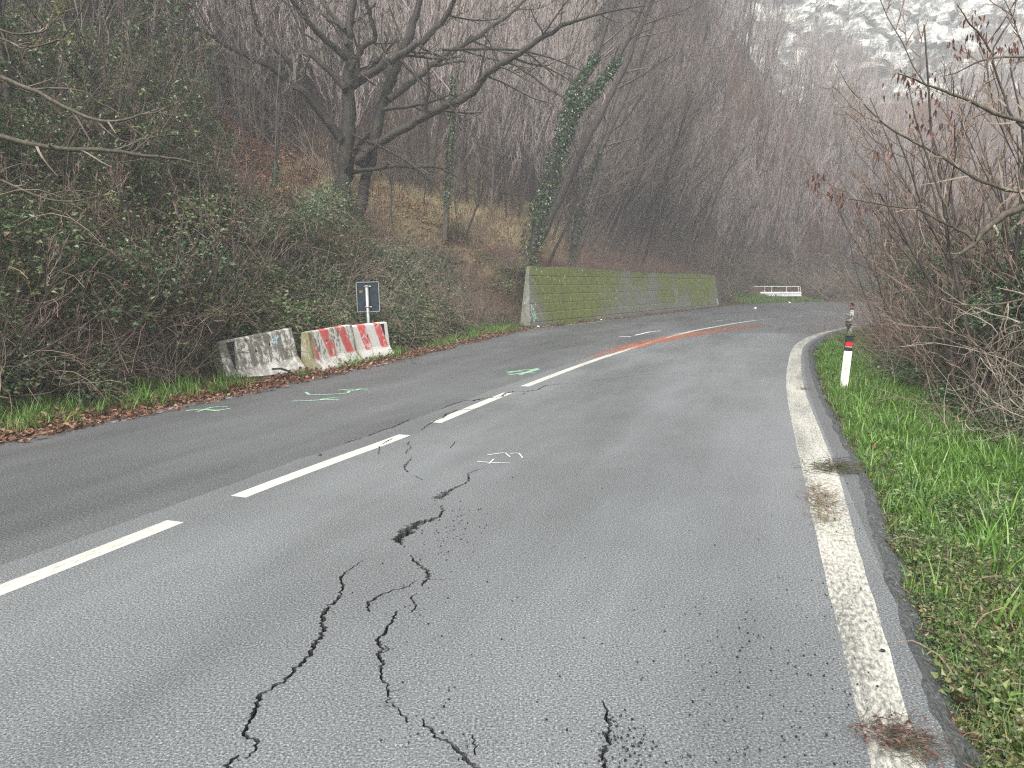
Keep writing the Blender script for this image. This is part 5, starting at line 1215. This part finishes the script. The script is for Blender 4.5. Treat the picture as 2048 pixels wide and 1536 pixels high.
# ---------------- undergrowth
def undergrowth():
    rng = np.random.default_rng(71)
    def sc(name, pr, P, s, label, cat, tilt=.2, dz=0):
        P = P.copy(); P[:, 2] += dz; o = scatter(name, pr, P, rots(rng, len(P), tilt), s); tag(o, label, cat, kind='stuff')
    # brambles over the left bank
    P = sample(rng, 1300, (-18, 2, 8, 27), lambda P, dl, dr, u, v: (dl > np.where((P[:, 1] > 11.2) & (P[:, 1] < 16.3), 1.45, .95)) & (dl < np.where(u > 430, 3.9, 9)) & (u < 900) & (rng.uniform(0, 1, len(P)) < np.where(u < 400, .65, 1)))
    P[:, 2] += np.where(P[:, 0] < -4.5, rng.uniform(-.1, 1, len(P)) ** 3 * 1.8, rng.uniform(-.1, .3, len(P)))
    sc('brambles', BR, P, rng.uniform(.6, 1.25, len(P)), 'dark green brambles spreading over the bank behind the barriers', 'brambles', .3)
    P = sample(rng, 170, (-16, 3, 7.5, 27), lambda P, dl, dr, u, v: (dl > np.where((P[:, 1] > 11.2) & (P[:, 1] < 16.3), 1.5, 1.0)) & (dl < 6) & ((u < 430) | (rng.uniform(0, 1, len(P)) < .22)) & (u < 1050))
    sc('tangled_stems', TG, P, rng.uniform(.6, 1.25, len(P)), 'tangle of brown bramble stems on the left bank', 'stems', .3)
    # right: ivy and brambles under the bushes
    P = sample(rng, 520, (2.5, 20, 4, 30), lambda P, dl, dr, u, v: (dr > 1.75 - .02 * P[:, 1]) & (dr < 6))
    P[:, 2] += rng.uniform(-.15, .2, len(P))
    sc('ground_ivy', IVY[:2] + BR[:3], P, rng.uniform(.45, .95, len(P)), 'dark ivy and brambles carpeting the ground under the right thicket', 'ivy', .25)
    P = sample(rng, 120, (4, 20, 7, 30), lambda P, dl, dr, u, v: (dr > 2.0) & (dr < 5.5) & (u > 1690))
    sc('tangled_stems', TG, P, rng.uniform(.9, 1.9, len(P)), 'tangle of brown stems inside the right thicket', 'stems', .25)
    n = 240; c = np.array([7.5, 9.6, .7]); d = rng.normal(0, 1, (n, 3)); d /= np.linalg.norm(d, axis=1, keepdims=True); rr = rng.uniform(.5, 1, n)[:, None] ** .5
    P = c + d * rr * [1.25, 2.2, 1.6] * (1 + .35 * np.sin(d[:, :1] * 7 + d[:, 2:] * 9)); P = P[P[:, 2] > -.5]; P[:, 0] += .25 * (P[:, 1] - 9.2)
    sc('ivy_thicket', IVY, P, rng.uniform(.5, .95, len(P)), 'dark mass of evergreen ivy at the right edge behind pale twigs', 'ivy', 1.2)
    P = sample(rng, 300, (5, 18, 9, 30), lambda P, dl, dr, u, v: (dr > 1.8) & (dr < 4.5) & (u > 1690)); P[:, 2] += rng.uniform(0, 1, len(P)) ** 1.5 * 2.3
    sc('thicket_leaves', BR[:3] + IVY[:1], P, rng.uniform(.4, .8, len(P)), 'green leaves climbing through the right thicket', 'leaves', 1.0)
    # the bend: scrub beside and behind the guard rail and past the wall
    P = sample(rng, 330, (12, 40, 48, 76), lambda P, dl, dr, u, v: (dl > 1.4) & (dl < 12) & ~((P[:, 0] > 19.5) & (P[:, 0] < 25.5) & (P[:, 1] < 63.2)))
    sc('bend_scrub', TG + BR, P, rng.uniform(1.2, 2.6, len(P)), 'grey brown scrub at the foot of the hill round the bend', 'scrub', .25)
    P = sample(rng, 120, (-4, 3, 17, 28), lambda P, dl, dr, u, v: (dl > 1.0) & (dl < 4.2) & (u > 840) & (u < 1060))
    sc('bank_scrub', TG + TG + BR_SMALL + BR[3:], P, rng.uniform(.5, 1.0, len(P)), 'reddish brown stems and small leaves on the bank left of the wall', 'scrub', .3)
    u = rng.uniform(0, WALL_L, 90); w = rng.uniform(1.2, 5, 90); P = np.column_stack([W0[0] + _wd[0] * u + _wn[0] * w, W0[1] + _wd[1] * u + _wn[1] * w]); P = np.column_stack([P, ground_z(P)])
    sc('slope_scrub', TG + BR_SMALL[:1], P, rng.uniform(.5, 1.1, 90), 'brown stems on the slope above the mossy wall', 'scrub', .25)
    # plants along the top of the wall
    u = rng.uniform(-.4, WALL_L - .5, 240); w = rng.uniform(.36, 1.2, 240); P = np.column_stack([W0[0] + _wd[0] * u + _wn[0] * w, W0[1] + _wd[1] * u + _wn[1] * w, WALL_H - .06 - .10 * u / WALL_L])
    sc('wall_top_growth', BR_SMALL + TG[:1], P, rng.uniform(.3, .85, 240), 'low ivy and dry stems along the top of the wall', 'plants', .2)
    n = 46; u = rng.uniform(-2.2, .45, n); w = rng.uniform(.25, 2.2, n); P = np.column_stack([W0[0] + _wd[0] * u + _wn[0] * w, W0[1] + _wd[1] * u + _wn[1] * w]); P = np.column_stack([P, ground_z(P)])
    sc('wall_end_scrub', BR_SMALL + TG[:3] + BR[3:], P, rng.uniform(.5, 1.0, n), 'reddish scrub and leaves banked against the near end of the wall', 'scrub', .3)
    # grass: right verge, bright
    P = sample(rng, 3300, (1, 13, 1.5, 27), lambda P, dl, dr, u, v: (dr > .17) & (dr < 2.1) & (rng.uniform(0, 1, len(P)) < np.clip(9 / P[:, 1], .25, 1)) )
    far = P[:, 1] + rng.normal(0, .7, len(P)) + .8 * wob(P[:, 0], P[:, 1], 2.2, 9) > 4.0
    sc('verge_grass', GR + GR[:2] + GR_D[:1] + GR_L[:1] + WD[:1], P[far], rng.uniform(.55, 1.15, far.sum()), 'lush bright green grass on the right verge', 'grass', .2)
    nr = P[~far]
    sc('verge_weeds', GR_D + WD[:2] + GR_D[:2] + GR[:1] + BR_SMALL[:1], np.vstack([nr, nr + rng.normal(0, .05, nr.shape) * [1, 1, 0]]), rng.uniform(.35, .85, len(nr) * 2), 'dull mixed weeds and grass at the near end of the right verge', 'weeds', .2)
    P = np.array([gnd(1965, 1050, -.12)[:2] + rng.normal(0, 1, 2) * [.28, .32] for _ in range(60)]); P = np.column_stack([P, ground_z(P)])
    sc('nettle_patch', [mk_weed(175, 34, .045, .02, .16, 'bramble'), mk_weed(176, 30, .04, .018, .14, 'ivy')], P, rng.uniform(.7, 1.15, 60), 'patch of darker leafy weeds in the bright grass', 'weeds', .25)
    # left verge grass
    P = sample(rng, 950, (-9, 2, 6, 27), lambda P, dl, dr, u, v: (dl > .22) & (dl < 1.15) & (wob(P[:, 0], P[:, 1], 1.6, 5) + rng.normal(0, .25, len(P)) > -.15) & ~((P[:, 1] > 11.6) & (P[:, 1] < 15.8) & (dl > .35)))
    sc('left_grass', GR_L + GR_D + GR[:1], P, rng.uniform(.5, 1.1, len(P)), 'strip of grass tufts along the left edge of the road', 'grass', .2)
    P = sample(rng, 300, (17, 26, 56, 63), lambda P, dl, dr, u, v: (dl > .25) & (dl < 2.2))
    sc('lay_by_grass', GR_L, P, rng.uniform(.8, 1.5, len(P)), 'green grass below the guard rail', 'grass', .2)
    # dry grass on the slope right of the oak
    P = sample(rng, 1500, (-9, 7, 23, 46), lambda P, dl, dr, u, v: (dl > 2.6) & (u > 560) & (u < 1120) & (np.exp(-((P[:, 0] + 2) ** 2 / 22 + (P[:, 1] - 34) ** 2 / 60)) + .18 > rng.uniform(0, 1, len(P))))
    sc('dry_grass', GR_Y, P, rng.uniform(.7, 1.4, len(P)), 'pale dry grass on the slope beside the oak', 'grass', .3)
    # dead leaves
    P = sample(rng, 3600, (-9, 14, 5.5, 50), lambda P, dl, dr, u, v: (dl > -.22 + rng.exponential(.05, len(P)) ) & (dl < .55) & (rng.uniform(0, 1, len(P)) < 13 / P[:, 1]))
    dl, _ = pdist(P, LEFT_C); P[:, 2] = np.where(dl < .0, .012, P[:, 2] + .02)
    sc('roadside_leaves', DLC + DL, P, rng.uniform(.6, 1.2, len(P)), 'reddish brown dead leaves along the left edge of the road', 'leaves', .35)
    P = sample(rng, 8000, (-15, 5, 18, 40), lambda P, dl, dr, u, v: (dl > 2.2) & (u > 380) & (u < 1080))
    sc('slope_leaves', DLS, P, rng.uniform(1.0, 2.2, len(P)), 'carpet of reddish dead leaves on the slope under the oak', 'leaves', .3, .03)
    P = sample(rng, 700, (1, 8, 1.6, 12), lambda P, dl, dr, u, v: (dr > .07) & (dr < .34) & (rng.uniform(0, 1, len(P)) < 5 / P[:, 1]))
    sc('edge_weeds', GR_D + GR_D[:1] + WD[:1] + BR_SMALL[2:], P, rng.uniform(.22, .5, len(P)), 'low dull weeds creeping over the broken right road edge', 'weeds', .3, .0)
    P = sample(rng, 900, (1, 8, 1.6, 14), lambda P, dl, dr, u, v: (dr > .03) & (dr < .45 + .6 * (P[:, 1] < 4)) )
    sc('verge_leaves', DL, P, rng.uniform(.5, 1.0, len(P)), 'scattered dead leaves at the broken right road edge', 'leaves', .5, .03)
undergrowth()

# ------------------------------------------------------------------ small things by the roadside
def small_things():
    rng = np.random.default_rng(81)
    def crumple(name, c, r, mat, label, cat, flat=.5):
        bm = bmesh.new(); bmesh.ops.create_icosphere(bm, subdivisions=2, radius=r)
        for vtx in bm.verts:
            k = .55 + .75 * abs(mnoise.noise(vtx.co * (2.2 / r) + Vector(c) * 3)); vtx.co = Vector((vtx.co.x * k * 1.3, vtx.co.y * k, vtx.co.z * k * flat))
        me = bpy.data.meshes.new(name); bm.to_mesh(me); bm.free(); me.polygons.foreach_set('use_smooth', np.zeros(len(me.polygons), bool)); me.materials.append(M[mat])
        o = bpy.data.objects.new(name, me); COL.objects.link(o); o.location = c; o.rotation_euler = (rng.normal(0, .3), rng.normal(0, .3), rng.uniform(0, 6)); tag(o, label, cat); return o
    p = gnd(190, 816); crumple('plastic_scrap', (p[0] - .02, p[1] + .05, gz(p[0] - .02, p[1] + .05) + .05), .09, 'litter_black', 'crumpled black plastic scrap in the leaves on the left verge', 'litter')
    for (u, v, r, m, l) in ((1063, 652, .10, 'litter_white', 'white paper scrap at the foot of the wall, nearer one'), (1076, 655, .07, 'litter_white', 'small white paper scrap just right of the larger one below the wall'),
                            (1510, 618, .13, 'litter_white', 'white scrap at the road edge past the wall'), (1579, 606, .11, 'litter_white', 'white scrap on the lay-by below the guard rail'),
                            (1203, 641, .07, 'litter_white', 'white scrap among leaves midway along the wall foot'), (915, 690, .05, 'stone', 'pale stone on the leaves left of the wall'),
                            (640, 911, .022, 'litter_black', 'dark chip of asphalt beside the centre line'), (1765, 1303, .013, 'litter_black', 'black pebble on the white edge line')):
        q = gnd(u, v); crumple('stone' if m == 'stone' else ('asphalt_chip' if r < .03 else 'paper_scrap'), (q[0], q[1], max(gz(q[0], q[1]), 0) + r * .35), r, m, l, 'stone' if m == 'stone' or r < .03 else 'litter', .6)
    # twig litter washed onto the edge line
    def debris(name, c, n, L, w, mats, label, cat, rz, spread):
        o = empty(name, (c[0], c[1], .004), rz); tag(o, label, cat); mb = MB(); gb = MB()
        for k in range(n):
            x, y = rng.normal(0, spread[0]), rng.normal(0, spread[1]); a = rng.normal(0, .7); l = L * rng.uniform(.4, 1.3)
            q = bpath(rng, (x, y, .006 + abs(rng.normal(0, .010))), (math.cos(a), math.sin(a), rng.normal(0, .08)), l, 5, .16, 0); q[:, 2] = np.clip(q[:, 2], .003, .06); mb.tube(q, np.linspace(w, w * .5, 5), 3, v=rng.uniform(0, 1))
        mb.obj('twigs', mats[0], o)
        for k in range(int(n * .8)):
            x, y = rng.normal(0, spread[0]), rng.normal(0, spread[1]); a = rng.uniform(0, 6.28)
            gb.leaf(np.array([x, y, .008 + abs(rng.normal(0, .01))]), np.array([math.cos(a), math.sin(a), rng.uniform(0, .3)]), np.array([0, 0, 1.]) + rng.normal(0, .3, 3), L * .32 * rng.uniform(.5, 1.2), .010, v=rng.uniform(0, 1))
        gb.obj('dry_leaves', mats[1], o)
    debris('twig_litter', gnd(1795, 1482), 170, .11, .0015, ('twig_mossy', 'pod'), 'clump of brown dry twigs on the edge line near the bottom of the picture', 'twigs', R(-8), (.065, .05))
    debris('moss_litter', gnd(1645, 1010), 170, .12, .0024, ('twig_brown', 'grass_dull'), 'brown and green strands of moss lying along the white edge line', 'moss', R(72), (.30, .05))
    debris('moss_litter', gnd(1665, 938), 170, .14, .0026, ('twig_mossy', 'grass_dull'), 'tuft of dead grass where the verge creeps over the edge line', 'grass', R(20), (.13, .10))
    debris('twig_litter', gnd(1607, 779), 30, .10, .002, ('twig_brown', 'grass_dull'), 'small brown twig tuft on the edge line beside the near post', 'twigs', R(20), (.07, .05))
    # dead branch leaning on the bare barrier
    o = empty('fallen_branch', (-3.62, 12.28, .03)); tag(o, 'short black broken branch lying against the bare grey barrier', 'branch')
    mb = MB(); mb.tube([(-.30, -.28, .13), (-.16, -.24, .13), (-.05, -.22, .09), (.10, -.20, .0)], [.016, .018, .016, .012], 6); mb.tube([(-.06, -.22, .09), (.02, -.22, .11), (.06, -.21, .10)], [.009, .006, .004], 5); mb.obj('stem', 'bark_oak', o)
    # bramble sprig in front of the banded barrier
    o = empty('bramble_sprig', (-2.35, 14.35, .02)); tag(o, 'dark bramble sprig arching in front of the red and white barrier', 'plant')
    mb = MB(); lf = MB()
    for k in range(3):
        q = bpath(rng, (-.25 + .1 * k, 0, 0), (.5 - .2 * k, rng.normal(0, .3), .9), .95 - .2 * k, 9, .12, -1.6); mb.tube(q, np.linspace(.006, .003, 9), 4)
        for e in q[3:]:
            for _ in range(2): lf.leaf(e, rng.normal(0, 1, 3), np.array([0, 0, 1.]), .06, .035, v=rng.uniform(0, .35))
    mb.obj('cane', 'bark_oak', o); lf.obj('leaves', 'bramble', o)
    # broad-leaved dock in front of the near post
    q = gnd(1690, 800); o = empty('dock_plant', (q[0], q[1], gz(q[0], q[1]))); tag(o, 'broad-leaved green plant at the foot of the near delineator post', 'plant')
    for k in range(13):
        a = rng.uniform(0, 6.28); l = rng.uniform(.14, .26); mb = MB(); d = np.array([math.cos(a) * .7, math.sin(a) * .7, 1.0]); d /= np.linalg.norm(d); sd_ = np.array([-math.sin(a), math.cos(a), 0]); p = np.zeros(3); V = []
        for i, hw in enumerate((.006, .028, .036, .026, 0)):
            V += [p - sd_ * hw, p + np.array([0, 0, -.006]), p + sd_ * hw]; d = d + np.array([math.cos(a) * .12, math.sin(a) * .12, -.22]); d /= np.linalg.norm(d); p = p + d * l / 4
        mb.add(V, [(i * 3 + j, i * 3 + j + 1, i * 3 + j + 4, i * 3 + j + 3) for i in range(4) for j in range(2)], v=rng.uniform(.3, .9)); mb.obj('leaf', 'weed', o, True)
    # grit on the near lane
    pr = []
    for k in range(3):
        mb = MB(); bm = bmesh.new(); bmesh.ops.create_icosphere(bm, subdivisions=1, radius=.006)
        V = np.array([v.co[:] for v in bm.verts]) * rng.uniform(.6, 1.3, (12 if False else len(bm.verts), 1)); F_ = [[v.index for v in f.verts] for f in bm.faces]; bm.free(); mb.add(V, None, F_); pr.append(proto(mb, 'grit', 'litter_black'))
    u = np.concatenate([rng.normal(1560, 130, 260), rng.uniform(950, 1750, 90), rng.normal(1280, 40, 40)]); v = np.concatenate([rng.uniform(1150, 1530, 260), rng.uniform(900, 1530, 90), rng.normal(1490, 25, 40)])
    u = np.concatenate([u, rng.normal(905, 45, 130), rng.normal(1235, 35, 110), rng.normal(870, 60, 60)]); v = np.concatenate([v, rng.normal(1060, 45, 130), rng.uniform(1430, 1540, 110), rng.uniform(1100, 1500, 60)])
    P = np.array([gnd(a, b) for a, b in zip(u, v)]); P[:, 2] = .003; dr, _ = pdist(P, REDGE_C); P = P[dr > .02]
    o = scatter('road_grit', pr, P, rots(rng, len(P), 1), rng.uniform(.25, 1.0, len(P)) ** 1.5); tag(o, 'tiny dark grit scattered on the near lane', 'grit', kind='stuff')
small_things()

# ------------------------------------------------------------------ haze in the valley
def build_haze():
    mb = MB(); mb.box((20, 120, 37), (470, 390, 94)); me = mb.mesh('haze')
    o = bpy.data.objects.new('haze', me); COL.objects.link(o); tag(o, 'thin winter mist filling the valley', 'haze', kind='stuff')
    m = bpy.data.materials.new('haze'); m.use_nodes = True; t = m.node_tree; t.nodes.clear()
    out = t.nodes.new('ShaderNodeOutputMaterial'); v = t.nodes.new('ShaderNodeVolumePrincipled')
    v.inputs['Color'].default_value = (.93, .95, .97, 1); v.inputs['Density'].default_value = .0040; v.inputs['Anisotropy'].default_value = .2
    t.links.new(v.outputs[0], out.inputs['Volume']); me.materials.append(m)
build_haze()
